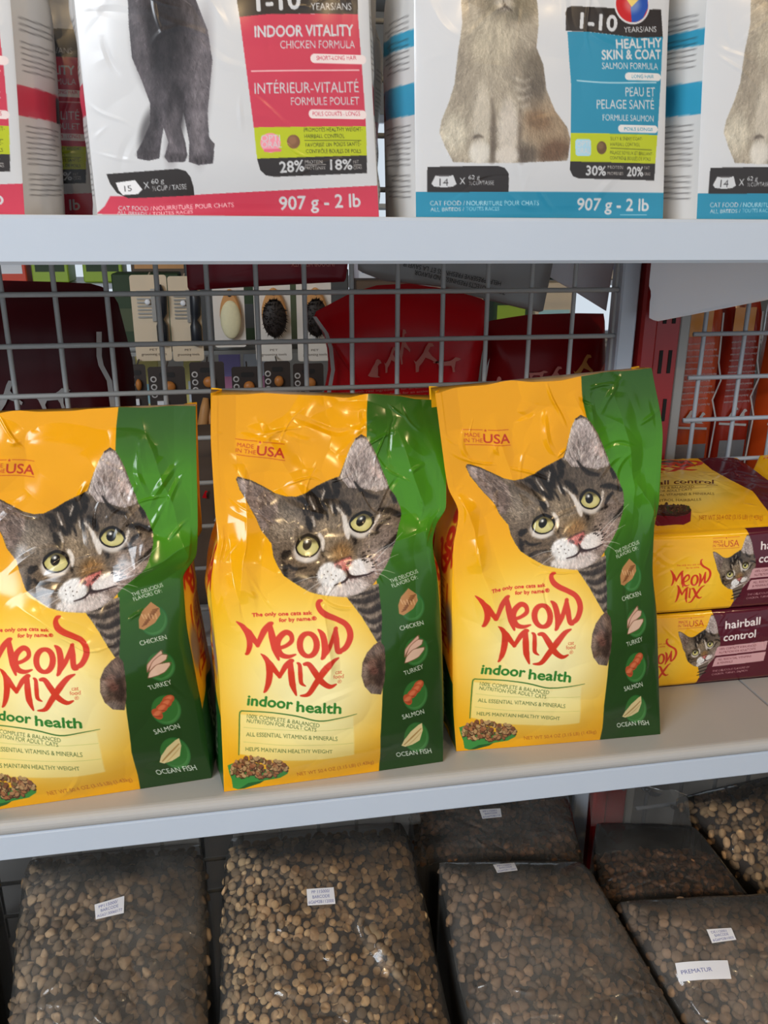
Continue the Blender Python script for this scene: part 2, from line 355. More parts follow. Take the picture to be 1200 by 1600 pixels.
def paint_cat(A, seed=5, hairs=1.0):
    DK = (28, 22, 18); MID = (108, 92, 76); LT = (185, 172, 158)
    under = A.im.copy(); A.poly(HEAD, MID)
    A.ell((580, 520), 260, 130, (58, 48, 40), -18, .85, .5)                       # dark crown
    A.ell((880, 480), 150, 80, (88, 76, 66), 20, .7, .5)
    A.ell((380, 640), 110, 110, (158, 142, 124), 0, .6, .5)
    A.ell((650, 660), 90, 140, (138, 120, 98), -12, .8, .5)                      # bridge
    A.ell((470, 960), 190, 110, (98, 80, 62), 25, .75, .4)
    A.ell((1010, 800), 110, 170, (150, 132, 122), 25, .6, .4)
    A.ell((1050, 720), 60, 60, (120, 104, 94), 0, .7, .5)
    # ears
    A.poly([(52, 345), (80, 335), (140, 362), (200, 398), (270, 450), (310, 500), (290, 580), (240, 700), (200, 690), (165, 605), (130, 535), (95, 455), (62, 395)], (136, 116, 106), .95)
    A.poly([(170, 400), (260, 460), (300, 520), (290, 620), (250, 690), (215, 640), (180, 540)], (100, 82, 72), .8, 6)
    A.poly([(60, 345), (85, 340), (120, 360), (105, 440), (80, 410)], (168, 150, 142), .8, 4)
    A.stroke([(42, 345, 7), (55, 326, 8), (130, 346, 8), (205, 388, 7), (290, 440, 5)], (58, 46, 40), .95)
    A.poly([(735, 330), (765, 250), (800, 150), (835, 85), (880, 62), (915, 82), (945, 135), (980, 220), (1005, 300), (1030, 370), (1040, 410), (960, 430), (860, 400), (780, 390)], (186, 170, 164), .95)
    A.poly([(790, 300), (830, 180), (880, 120), (920, 180), (950, 300), (900, 370), (820, 370)], (150, 134, 128), .8, 10)
    A.poly([(920, 240), (980, 260), (1010, 350), (960, 350)], (196, 168, 158), .8, 8)
    A.stroke([(845, 68, 6), (878, 46, 9), (912, 62, 6)], (50, 40, 36))
    A.stroke([(728, 335, 5), (760, 250, 6), (800, 140, 5), (838, 75, 4)], (215, 202, 190), .9)
    r = random.Random(seed)
    for _ in range(46):
        x = r.uniform(780, 960); y = 400-r.uniform(0, 220)*(1-abs(x-870)/140); a = math.radians(-90+(x-870)*.25+r.uniform(-14, 14)); L = r.uniform(40, 90)
        A.stroke([(x, y, 2.5), (x+math.cos(a)*L, y+math.sin(a)*L, .8)], r.choice(((226, 216, 206), (205, 192, 184), (95, 82, 76), (110, 96, 90))), .75)
    for _ in range(40):
        x = r.uniform(190, 320); y = r.uniform(470, 690); a = math.radians(232+r.uniform(-18, 18)); L = r.uniform(40, 90)
        A.stroke([(x, y, 2.5), (x+math.cos(a)*L, y+math.sin(a)*L, .8)], r.choice(((190, 172, 158), (70, 56, 50), (150, 132, 120), (60, 50, 44))), .6)
    # tabby bars
    for st in ([(440, 470, 6), (480, 480, 16), (500, 545, 14)], [(500, 440, 8), (560, 440, 20), (590, 520, 22), (590, 600, 14)], [(640, 370, 10), (640, 440, 22), (620, 520, 18)], [(690, 375, 18), (700, 430, 18), (670, 470, 12)], [(720, 495, 10), (755, 530, 20), (775, 580, 12)], [(672, 500, 8), (682, 560, 14), (690, 590, 6)],
               [(497, 600, 8), (515, 640, 18), (535, 690, 12)], [(540, 560, 12), (575, 610, 10)], [(370, 845, 22), (395, 835, 14)], [(360, 890, 6), (378, 930, 16), (382, 985, 10)], [(440, 1020, 10), (490, 1003, 14), (560, 990, 6)], [(560, 1000, 4), (610, 985, 5)], [(970, 555, 8), (1040, 560, 16), (1115, 590, 12)], [(985, 690, 5), (1010, 640, 12), (1050, 610, 8)], [(1050, 785, 8), (1095, 745, 14), (1128, 705, 10)], [(920, 720, 6), (1000, 700, 6)],
               [(830, 690, 14), (835, 730, 16), (850, 770, 8)], [(632, 835, 10), (640, 860, 6)], [(820, 350, 4), (880, 440, 14), (960, 470, 10)], [(1060, 440, 10), (1080, 500, 12)], [(560, 1060, 8), (600, 1085, 6)], [(690, 335, 14), (720, 380, 12)], [(400, 910, 7), (450, 940, 8), (520, 930, 4)], [(540, 400, 14), (620, 390, 14)], [(470, 540, 8), (480, 580, 5)], [(620, 560, 8), (640, 620, 5)]):
        A.stroke([(q[0], q[1], q[2]*1.2) for q in st], DK, .92, 2.5)
    for st in ([(520, 470, 5), (545, 540, 6)], [(620, 420, 5), (600, 480, 6)], [(660, 520, 5), (665, 570, 5)], [(700, 540, 9), (735, 585, 9)], [(535, 600, 7), (555, 660, 7)], [(745, 600, 14), (790, 720, 16), (800, 745, 5)], [(975, 600, 12), (960, 650, 9), (930, 690, 5)], [(598, 725, 10), (625, 770, 14), (632, 820, 6)]):
        A.stroke(st, (222, 208, 194), .8, 2.0)
    A.ell((760, 840), 70, 60, (146, 104, 58), -20, .75, .6)
    # muzzle and chin
    A.ell((775, 1065), 165, 68, (208, 190, 182), -10, .95, .25); A.ell((690, 990), 95, 92, (236, 230, 226), 10, 1, .12); A.ell((890, 930), 92, 62, (228, 218, 212), -18, 1, .15)
    A.ell((560, 1050), 90, 50, (130, 112, 96), 20, .7, .4); A.ell((660, 1085), 70, 35, (225, 215, 208), 5, .9, .3)
    A.ell((985, 920), 70, 110, (178, 150, 142), 30, .6, .5)
    # mouth
    A.stroke([(790, 945, 4), (805, 985, 7), (770, 1030, 6), (705, 1052, 3)], (52, 34, 32), 1, 1); A.stroke([(805, 985, 7), (850, 992, 6), (920, 975, 5), (975, 950, 2)], (52, 34, 32), 1, 1)
    A.stroke([(810, 1000, 8), (850, 1000, 4)], (70, 45, 42), .8, 2)
    # nose
    A.poly([(708, 905), (722, 892), (765, 880), (800, 862), (825, 858), (832, 880), (820, 920), (803, 952), (778, 955), (740, 940), (715, 925)], (202, 108, 100))
    A.poly([(700, 903), (760, 872), (822, 850), (836, 868), (820, 862), (765, 885), (712, 912)], (70, 48, 42), .8, 2)
    A.ell((742, 928), 22, 14, (60, 32, 30), 15); A.ell((806, 905), 12, 26, (70, 38, 34), 25); A.ell((765, 905), 30, 12, (228, 150, 140), -15, .7, .4)
    keep_inside(A, under, HEAD); mottle(A, HEAD, seed)
    # fur
    fur(A, HEAD, int(11000*hairs), 26, (740, 860), .30, seed, .4, .75)
    fur(A, HEAD, int(5000*hairs), 16, (740, 860), .26, seed+1, .5, .55)
    A.ell((690, 985), 80, 76, (240, 236, 232), 10, .6, .3); A.ell((890, 930), 78, 50, (236, 228, 222), -18, .6, .3); A.ell((770, 1085), 110, 36, (222, 208, 200), -10, .5, .5)
    for st in ([(745, 600, 12), (785, 700, 16), (800, 745, 5)], [(598, 725, 9), (622, 770, 13), (632, 820, 6)], [(450, 868, 5), (520, 884, 12), (590, 872, 5)]): A.stroke(st, (232, 222, 212), .7, 4)
    A.stroke([(790, 945, 4), (805, 985, 7), (770, 1030, 6), (705, 1052, 3)], (52, 34, 32), .9, 1.5); A.stroke([(805, 985, 7), (850, 992, 6), (920, 975, 5), (975, 950, 2)], (52, 34, 32), .9, 1.5)
    # eyes last
    for (cx, cy, rx, ry, px, py) in ((522, 793, 80, 66, 515, 783), (873, 635, 76, 64, 866, 628)):
        A.ell((cx-4, cy+30), rx+12, ry+10, (226, 216, 206), 8, .85, .2)
        A.ell((cx, cy), rx+9, ry+9, (28, 22, 18), 8); A.ell((cx, cy), rx-2, ry-3, (190, 178, 108), 8); A.ell((cx+6, cy+14), rx-22, ry-26, (214, 204, 142), 8, .85, .4)
        A.ell((cx, cy-42), rx-6, 22, (70, 60, 34), 8, .75, .5); A.stroke([(cx-rx-4, cy+6, 5), (cx-rx*.6, cy-ry*.75, 9), (cx, cy-ry-3, 10), (cx+rx*.7, cy-ry*.62, 9), (cx+rx+6, cy+10, 5)], (22, 17, 14), 1, 1.5); A.ell((px, py), 31, 37, (16, 13, 11), 8); A.ell((px-8, py-18), 18, 15, (120, 118, 110), 0, .9, .3); A.ell((px-4, py-16), 8, 8, (235, 232, 226), 0)
    for (x, y) in ((905, 830), (925, 850), (900, 875), (930, 890), (960, 880), (950, 855), (985, 890), (965, 925), (940, 820), (905, 855), (970, 905), (915, 880)): A.stroke([(x, y, 5), (x+16, y-6, 3)], (52, 42, 38), .9)
    for (x, y) in ((665, 960), (690, 985), (650, 1005), (700, 1015), (720, 990), (640, 980)): A.ell((x, y), 5, 5, (120, 108, 100))
    for a, b in (((990, 880), (1165, 690)), ((1000, 910), (1150, 830)), ((985, 940), (1110, 960)), ((960, 860), (1120, 740)), ((980, 960), (1080, 1010)), ((640, 985), (440, 1035)), ((650, 1010), (500, 1110))): A.stroke([(a[0], a[1], 2.2), ((a[0]+b[0])/2, (a[1]+b[1])/2-10, 1.6), (b[0], b[1], .8)], (226, 220, 212), .75)
RED = (214, 62, 40)
LOGO = [[(90, 374, 4), (130, 412, 17), (162, 470, 21), (169, 530, 19), (155, 582, 13), (142, 594, 7)], [(115, 398, 8), (165, 455, 24), (220, 532, 15)], [(218, 535, 14), (262, 450, 20), (300, 408, 18), (321, 395, 6)], [(302, 408, 15), (314, 480, 24), (330, 560, 22), (352, 626, 8)],
        [(350, 556, 12), (400, 540, 12), (438, 508, 15), (432, 468, 17), (398, 456, 17), (358, 492, 20), (346, 540, 21), (366, 592, 20), (412, 608, 14), (462, 594, 5)],
        [(608, 440, 5), (635, 470, 20), (648, 540, 22), (640, 600, 16), (628, 622, 8)], [(632, 618, 8), (680, 540, 16), (722, 432, 13)], [(718, 435, 13), (722, 500, 20), (730, 570, 18), (748, 580, 14)],
        [(742, 578, 13), (782, 550, 18), (809, 490, 21), (806, 440, 21), (780, 400, 18), (730, 372, 17), (670, 345, 18), (630, 315, 19), (613, 280, 17), (618, 255, 14), (638, 246, 7)],
        [(240, 590, 4), (275, 625, 17), (292, 690, 23), (286, 770, 20), (270, 825, 13), (257, 845, 5)], [(258, 605, 12), (300, 660, 22), (357, 735, 14)], [(355, 738, 12), (395, 670, 18), (430, 637, 17), (446, 632, 6)], [(428, 640, 15), (431, 710, 22), (441, 790, 22), (466, 858, 6)],
        [(472, 648, 8), (486, 662, 16), (490, 720, 19), (496, 775, 17), (524, 796, 5)], [(515, 655, 10), (545, 656, 17), (580, 702, 22), (625, 765, 22), (680, 800, 17), (722, 786, 6)], [(736, 617, 5), (690, 642, 17), (640, 702, 22), (590, 780, 20), (545, 848, 16), (495, 860, 6)]]
def paint_logo(A, small=True, col=RED):
    for k, st in enumerate(LOGO): A.stroke([(q[0], q[1], q[2]*(.97 if k != 13 else .80)) for q in st], col)
    t = np.linspace(0, 2*np.pi, 30, endpoint=False)
    for k in range(30):
        a, b = t[k], t[(k+1) % 30]; rad = lambda q: 12.5+7.5*abs(math.cos(q))
        A.stroke([(543+54*math.cos(a), 535+70*math.sin(a), rad(a)), (543+54*math.cos(b), 535+70*math.sin(b), rad(b))], col)
    if small:
        A.text('The only one cats ask', (192, 352), (572, 340), 25, RED, .05); A.text('for by name.\u00ae', (362, 388), (600, 378), 25, RED, .05)
        A.text('cat', (715, 718), (758, 717), 27, RED); A.text('food', (702, 748), (770, 745), 26, RED); A.text('\u00ae', (731, 780), (757, 779), 24, RED)
def paint_usa(A, x0, y0, x1, y1, col=(190, 52, 22), lean=.11):
    """MADE IN THE USA between two rules; box x0..x1, y0..y1"""
    w = x1-x0; h = y1-y0; P = lambda a, b: (x0+a*w, y0+b*h+lean*a*w)
    A.stroke([P(0, 0), P(.44, 0)], col, r=h*.018); A.stroke([P(.56, 0), P(1, 0)], col, r=h*.018); A.stroke([P(.02, 1), P(1, 1)], col, r=h*.018)
    A.text('MADE', P(.03, .48), P(.37, .48), h*.27, col); A.text('IN THE', P(0, .84), P(.41, .84), h*.27, col); A.text('USA', P(.43, .86), P(.99, .86), h*.60, col, .015)
    c = P(.5, .04); A.poly([(c[0]+h*(.11 if k % 2 == 0 else .045)*math.sin(k*math.pi/5), c[1]-h*(.11 if k % 2 == 0 else .045)*math.cos(k*math.pi/5)) for k in range(10)], col)
def kibble_pile(A, c, rx, ry, n, size, seed, cols):
    r = random.Random(seed)
    for _ in range(n):
        a = r.uniform(0, 2*math.pi); d = math.sqrt(r.random()); x = c[0]+rx*d*math.cos(a); y = c[1]+ry*d*math.sin(a)-abs(r.gauss(0, ry*.15))
        A.ell((x+size*.1, y+size*.2), size, size*.7, (70, 42, 26), r.uniform(0, 180), .8); A.ell((x, y), size*.85, size*.6, r.choice(cols), r.uniform(0, 180))
KCOL = ((176, 128, 84), (150, 92, 58), (196, 158, 108), (128, 78, 50), (168, 108, 66), (120, 100, 56), (184, 146, 96))
CU = [0.47922, -0.02676, -0.10465, 0.01137, 0.11775, 0.00233, 0.55561, -0.01954, -0.06726, 0.05165, 0.09882, 0.02638, 0.00782, 0.00029, -0.00132, 0.02487, 0.01613, -0.00378, 0.00328, 0.00846, -0.01022]
CV = [0.44592, 0.46443, 0.03983, 0.1314, 0.03089, -0.02976, 0.01514, 0.02315, -0.01, 0.0167, 0.0367, 0.02984, 0.07903, -0.01343, -0.08516, 0.00351, -1e-05, -0.0177, 0.00615, 0.00481, 0.00607]
def pouch_frame(p):
    """the drawing units of the yellow bag's artwork to its front panel (0..1 across, 0..1 down)"""
    p = np.asarray(p, float).reshape(-1, 2); X = (p[:, 0]-510)/200; Y = (p[:, 1]-920)/330; u = 0; v = 0; k = 0
    for i in range(6):
        for j in range(6-i): u = u+CU[k]*X**i*Y**j; v = v+CV[k]*X**i*Y**j; k += 1
    return np.stack([u, v], 1)
FC = chain(pouch_frame, aff(1/4.2857, 360, 1/4.2857, 670)); FL = chain(pouch_frame, aff(1/4.138, 350, 1/4.138, 880)); F5 = chain(pouch_frame, aff(1/2.4619, 300, 1/2.4619, 600)); FF = chain(pouch_frame, aff(1/4.444, 560, 1/4.444, 860))
YEL = (237, 162, 4)
def yellow_front(w, h):
    A = Art(w, h, YEL)
    V = (np.arange(A.h)+.5)[:, None]/A.h; U = (np.arange(A.w)+.5)[None, :]/A.w
    # printed ground: amber at the head, paler glow behind the lettering, amber again at the foot
    g = np.exp(-(((U-.40)/.38)**2+((V-.70)/.22)**2)**1.3)[..., None]; g2 = np.exp(-(((U-.30)/.42)**2+((V-.58)/.16)**2))[..., None]
    A.im[:] = A.im*(1-.55*g2)+np.array((250, 206, 40), np.float32)*.55*g2
    A.im[:] = A.im*(1-.95*g)+np.array((255, 244, 186), np.float32)*.95*g
    # green band down the side
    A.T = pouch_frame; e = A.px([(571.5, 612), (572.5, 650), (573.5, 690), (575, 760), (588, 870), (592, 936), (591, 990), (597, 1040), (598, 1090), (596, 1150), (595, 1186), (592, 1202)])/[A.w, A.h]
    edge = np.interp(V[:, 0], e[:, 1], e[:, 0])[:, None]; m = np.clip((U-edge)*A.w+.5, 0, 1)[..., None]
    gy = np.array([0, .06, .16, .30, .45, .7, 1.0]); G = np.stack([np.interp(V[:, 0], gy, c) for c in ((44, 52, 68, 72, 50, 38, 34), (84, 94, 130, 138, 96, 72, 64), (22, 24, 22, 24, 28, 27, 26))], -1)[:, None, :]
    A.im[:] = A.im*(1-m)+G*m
    # neck, paw
    A.T = F5; NECK = [(585, 805), (720, 765), (726, 900), (720, 1000), (706, 992), (684, 955), (652, 900), (618, 852)]
    under = A.im.copy(); A.poly(NECK, (146, 130, 114)); A.ell((690, 840), 50, 60, (110, 94, 80), 0, .6, .5)
    for st in ([(600, 832, 4), (650, 838, 9), (690, 826, 12), (726, 806, 8)], [(640, 868, 5), (675, 876, 10), (724, 852, 13)], [(655, 898, 4), (690, 915, 9), (726, 896, 11)], [(684, 945, 6), (705, 948, 10), (724, 934, 12)], [(625, 812, 3), (680, 802, 7), (724, 780, 5)], [(705, 985, 6), (724, 972, 8)]): A.stroke(st, (36, 28, 24), .85, 2.5)
    keep_inside(A, under, NECK); mottle(A, NECK, 8)
    fur(A, NECK, 1600, 14, (700, 740), .22, 41)
    PAW = [(716, 990), (694, 1005), (668, 1035), (652, 1075), (650, 1125), (664, 1165), (690, 1192), (728, 1196), (738, 1150), (740, 1090), (734, 1010)]
    under = A.im.copy(); A.poly(PAW, (92, 72, 60)); A.ell((692, 1040), 34, 22, (120, 98, 84), -30, .8, .4); A.ell((690, 1080), 26, 16, (132, 96, 82), -30, .8, .4); A.ell((700, 1175), 30, 18, (140, 124, 114), 10, .8, .4); A.ell((665, 1110), 16, 34, (150, 130, 116), 0, .6, .5); A.ell((718, 1120), 18, 50, (52, 38, 32), 0, .8, .5); A.ell((700, 1105), 16, 14, (122, 78, 66), 0, .8, .4)
    keep_inside(A, under, PAW); mottle(A, PAW, 4)
    fur(A, PAW, 2600, 16, (735, 1090), .26, 43)
    A.T = FC; paint_cat(A)
    paint_usa(A, 44, 70, 368, 175)
    A.T = FL; paint_logo(A)
    GR = (52, 128, 48); A.text('indoor', (150, 927), (442, 950), 66, GR, .03); A.text('health', (472, 962), (758, 968), 66, GR, .03)
    DG = (74, 100, 44)
    A.poly([(105, 985), (480, 1010), (640, 1035), (840, 990), (845, 1235), (640, 1265), (300, 1270), (105, 1235)], (255, 246, 180), .55, 3)
    A.stroke([(100, 1240, 3), (101, 1100, 4), (100, 990, 4), (108, 968, 4), (135, 966, 4), (300, 974, 4), (470, 992, 5), (620, 1017, 5), (740, 1000, 4), (862, 974, 2)], (58, 116, 48))
    for y in (1075, 1165): A.stroke([(130, y-5, 1.5), (480, y+8, 1.5), (840, y-12, 1.5)], (190, 190, 96), .8)
    A.text('100% COMPLETE & BALANCED', (148, 1010), (620, 1058), 25, DG, .012); A.text('NUTRITION FOR ADULT CATS', (148, 1040), (600, 1086), 25, DG, .012)
    A.text('ALL ESSENTIAL VITAMINS & MINERALS', (146, 1126), (738, 1140), 25, DG, .012); A.text('HELPS MAINTAIN HEALTHY WEIGHT', (144, 1217), (704, 1222), 24, DG, .012)
    A.text('NET WT 50.4 OZ (3.15 LB) (1.43kg)', (472, 1384), (972, 1308), 25, (188, 96, 24), .006)
    A.poly([(28, 1300), (60, 1290), (400, 1345), (416, 1345), (408, 1365), (360, 1392), (260, 1408), (160, 1420), (95, 1452), (62, 1440), (55, 1390), (40, 1350)], (60, 138, 62)); A.poly([(95, 1452), (160, 1420), (260, 1408), (230, 1425), (130, 1450)], (34, 92, 40))
    kibble_pile(A, (222, 1330), 182, 66, 170, 17, 3, KCOL)
    # flavours down the green band
    A.T = FF; WH = (226, 232, 216)
    A.text('THE DELICIOUS', (228, 222), (428, 150), 27, WH, .008); A.text('FLAVORS OF:', (238, 255), (418, 190), 27, WH, .008)
    for cx, cy in ((362, 385), (390, 702), (398, 1010), (408, 1300)):
        A.ell((cx, cy), 84, 104, (40, 100, 44), 12); A.ell((cx+4, cy+8), 76, 92, (84, 140, 74), 12, .75, .15); A.ell((cx-6, cy-6), 74, 90, (54, 112, 48), 12)
    A.poly([(272, 440), (268, 380), (290, 320), (345, 258), (400, 300), (402, 345), (370, 400), (300, 450)], (188, 134, 84))
    for k in range(9): A.stroke([(290+k*8, 425-k*14, 3), (318+k*9, 408-k*13, 4)], (112, 66, 34), .8, 1)
    for k in range(5): A.stroke([(285+k*22, 340+(k % 2)*8, 4), (300+k*20, 372, 3)], (226, 184, 136), .7, 1)
    for pts, c in (([(310, 745), (312, 690), (350, 640), (400, 590), (406, 612), (370, 660), (330, 700)], (222, 178, 156)), ([(318, 740), (345, 670), (400, 620), (434, 622), (425, 655), (370, 695)], (228, 188, 166)), ([(312, 785), (325, 740), (370, 690), (445, 675), (446, 695), (410, 745), (340, 778)], (232, 196, 172))):
        A.poly(pts, c); A.stroke(pts+[pts[0]], (140, 88, 66), .8, r=2.5)
    for k, (x, y) in enumerate(((418, 940), (402, 968), (375, 1000), (345, 1040))): A.ell((x, y), 40, 28, (186, 82, 46), -40 if k < 3 else 60); A.ell((x, y-4), 28, 14, (222, 126, 84), -40, .8, .4); A.stroke([(x-22, y+14, 2), (x+22, y+18, 2)], (120, 44, 26), .8)
    A.poly([(306, 1362), (325, 1320), (370, 1262), (425, 1215), (448, 1202), (452, 1250), (430, 1320), (380, 1352), (330, 1370)], (224, 202, 146)); A.stroke([(325, 1355, 4), (380, 1300, 6), (440, 1240, 4)], (168, 128, 70), .9, 1); A.stroke([(345, 1362, 2), (400, 1310, 4), (440, 1265, 2)], (196, 160, 98), .8, 1)
    for s, a, b in (('CHICKEN', (278, 558), (440, 512)), ('TURKEY', (315, 872), (450, 828)), ('SALMON', (316, 1178), (464, 1135)), ('OCEAN FISH', (270, 1448), (505, 1404))): A.text(s, a, b, 32, WH, .012)
    return A.result()
def yellow_side(w, h):
    """gusset of the yellow bag: 0..100 across, 0..330 down"""
    A = Art(w, h, (244, 178, 18), aff(1/100., 0, 1/330., 0))
    A.ell((50, 180), 70, 70, (252, 224, 90), 0, .7, .5); A.poly([(-2, 262), (40, 250), (102, 258), (102, 332), (-2, 332)], (38, 92, 40))
    A.T = chain(aff(1/100., 0, 1/330., 0), lambda p: np.stack([92-p[:, 1]*.105, 62+p[:, 0]*.125], 1)); paint_logo(A, False, (206, 50, 34))
    A.T = chain(aff(1/100., 0, 1/330., 0), lambda p: np.stack([84-p[:, 1], 168+p[:, 0]], 1)); paint_usa(A, 2, 6, 70, 62, lean=0)
    A.ell((40, 66), 20, 14, (150, 138, 128), 0, 1, .4); A.text('indoor', (100, 44), (150, 44), 20, (200, 216, 180), .02)
    return A.result()

# ------------------------------------------------------------------ artwork: white pouches of the top shelf
VA = 0.503                       # the artwork below the cat's chin fills the lower half of the panel
def lower_half(T): return lambda p: T(p)*[1, 1-VA]+[0, VA]
WHT = (208, 208, 210)
def pill(A, pts, col): A.poly(pts, col)
def pink_front(w, h):
    T = lower_half(homog(((115, 0), (577, 0), (592, 333), (152, 335)), ((0, 0), (1, 0), (1, 1), (0, 1))))
    A = Art(w, h, WHT); FP = chain(T, aff(1/4.636, 350, 1/4.636, 0)); F1 = chain(T, aff(.5, 0, .5, 0)); F4 = chain(T, aff(1/4.8, 130, 1/4.8, 160))
    PK = (204, 62, 84); BK = (50, 44, 42)
    A.T = F1
    BODY = [(392, -60), (384, -140), (404, -275), (462, -215), (540, -215), (602, -280), (620, -150), (592, -60), (600, 0), (640, 100), (655, 190), (640, 350), (645, 440), (660, 468), (655, 505), (610, 510), (582, 500), (584, 440), (566, 345), (558, 390), (572, 440), (578, 480), (570, 500), (520, 502), (508, 485), (520, 440), (506, 395), (500, 430), (492, 490), (460, 497), (426, 490), (424, 468), (440, 440), (465, 380), (465, 320), (440, 250), (410, 180), (400, 80), (396, 0)]
    under = A.im.copy(); A.poly([(592, 420), (600, 330), (648, 430), (662, 445), (658, 465), (630, 470)], (88, 82, 84)); A.poly(BODY, (84, 78, 82))
    A.ell((500, -110), 120, 105, (92, 86, 90)); A.poly([(395, -160), (410, -270), (470, -200)], (86, 80, 84)); A.poly([(540, -200), (600, -270), (612, -150)], (86, 80, 84))
    A.ell((500, 110), 75, 150, (40, 36, 38), 0, .9, .5); A.ell((545, 340), 26, 90, (46, 42, 44), 0, .85, .5); A.ell((462, 400), 26, 70, (56, 52, 54), 15, .7, .5); A.ell((620, 250), 30, 190, (122, 114, 118), 4, .6, .6); A.ell((535, 420), 22, 90, (118, 110, 114), 5, .6, .6); A.ell((615, 420), 22, 80, (124, 116, 120), 0, .6, .6); A.ell((440, 150), 22, 120, (116, 108, 112), -8, .5, .6)
    for x, y in ((458, 478), (542, 484), (620, 492)): A.ell((x, y), 30, 12, (70, 64, 66), 0, .7, .5); [A.stroke([(x+q, y+14, 1.6), (x+q*1.05, y+2, 1.2)], (44, 40, 42), .7, .5) for q in (-12, 0, 12)]
    mottle(A, BODY, 5, .12, 16)
    fur(A, BODY, 7000, 11, (510, -300), .22, 21, .3, .65)
    for ex in (455, 545): A.ell((ex, -120), 20, 17, (176, 128, 50)); A.ell((ex, -120), 9, 14, (20, 16, 14))
    for b in ((430, -20), (420, 10), (580, 0), (590, 25)): A.stroke([(500, -40, .8), b+(.5,)], (170, 164, 166), .5)
    A.T = FP
    A.poly([(70, 40), (66, -70), (100, -110), (960, -140), (966, 100), (600, 108), (300, 118), (88, 142)], BK); A.poly([(88, 140), (300, 117), (965, 99), (1000, 500), (1026, 890), (600, 905), (190, 914), (140, 520)], PK)
    A.poly([(190, 912), (1026, 890), (1029, 1098), (212, 1136)], (186, 196, 30)); A.poly([(212, 1134), (1029, 1098), (1029, 1226), (340, 1262), (275, 1252), (235, 1215)], BK)
    A.text('1-10', (215, 95), (530, 72), 130, WHT, .03); A.text('YEARS/ANS', (608, 82), (915, 70), 50, WHT, .008)
    A.text('INDOOR VITALITY', (200, 280), (930, 252), 78, WHT, .022); A.text('CHICKEN FORMULA', (384, 356), (944, 340), 55, WHT, .012)
    A.poly(rrect(606, 388, 1030, 452, 30), (240, 222, 220)); A.text('SHORT-LONG HAIR', (652, 432), (955, 422), 30, PK)
    A.stroke([(175, 518, 4), (974, 494, 4)], (240, 190, 192)); A.text('INT\u00c9RIEUR-VITALIT\u00c9', (198, 676), (972, 650), 76, WHT, .0); A.text('FORMULE POULET', (462, 752), (975, 738), 56, WHT, -.002)
    A.poly(rrect(592, 778, 1030, 842, 30), (240, 222, 220)); A.text('POILS COURTS - LONGS', (620, 824), (980, 816), 30, PK)
    A.ell((310, 1020), 74, 70, (240, 150, 165)); A.text('OPTI', (242, 1010), (380, 1006), 45, WHT, .01); A.text('ORAL', (246, 1056), (392, 1052), 45, WHT, .01); A.stroke([(270, 1076, 9), (380, 1072, 9)], (226, 110, 130))
    A.ell((478, 1010), 48, 50, (128, 88, 60)); A.ell((470, 1000), 30, 30, (158, 112, 80), 0, .7, .4)
    DK = (62, 66, 20)
    A.text('PROMOTES HEALTHY WEIGHT-', (556, 938), (998, 926), 28, DK, .02); A.text('HAIRBALL CONTROL', (560, 984), (858, 976), 28, DK, .02); A.stroke([(560, 1000, 2), (985, 992, 2)], DK); A.text('FAVORISE UN POIDS SANT\u00c9-', (566, 1046), (985, 1030), 28, DK, .01); A.text('CONTR\u00d4LE BOULES DE POILS', (570, 1090), (985, 1082), 28, DK, .01)
    A.text('28%', (380, 1232), (556, 1216), 78, WHT, .02); A.text('18%', (752, 1206), (916, 1200), 72, WHT, .02)
    for x, y, s, e in ((562, 1166, 'PROTEIN', 690), (560, 1208, 'PROT\u00c9INES', 712), (926, 1160, 'FAT', 968), (926, 1200, 'GRAS', 990)): A.text(s, (x, y), (e, y-4), 24, (190, 184, 180))
    A.stroke([(562, 1176, 2), (715, 1168, 2)], (190, 184, 180)); A.stroke([(926, 1170, 2), (985, 1166, 2)], (190, 184, 180))
    A.T = F4
    A.poly([(100, 830), (160, 770), (200, 692), (600, 694), (900, 672), (1230, 652), (2230, 590), (2230, 840)], PK)
    A.poly([(172, 525), (430, 505), (690, 484), (750, 500), (785, 545), (806, 620), (812, 682), (500, 700), (330, 708), (250, 670), (200, 600)], BK)
    A.poly([(240, 590), (380, 570), (432, 640), (400, 676), (290, 684), (262, 650)], (236, 234, 236)); A.text('15', (305, 658), (356, 652), 44, (70, 66, 68)); A.text('X', (446, 636), (486, 630), 50, WHT)
    A.text('60 g', (500, 598), (590, 590), 36, WHT); A.text('\u00bdCUP / TASSE', (508, 652), (756, 634), 38, WHT)
    A.text('CAT FOOD /', (258, 800), (500, 802), 34, WHT, .01); A.text('NOURRITURE POUR CHATS', (512, 800), (1104, 766), 34, (250, 206, 208)); A.text('ALL BREEDS /', (250, 830), (490, 840), 26, WHT); A.text('TOUTES RACES', (505, 838), (800, 818), 26, (250, 206, 208))
    A.T = FP; A.text('907 g - 2 lb', (378, 1500), (980, 1468), 96, WHT, .022)
    return A.result()
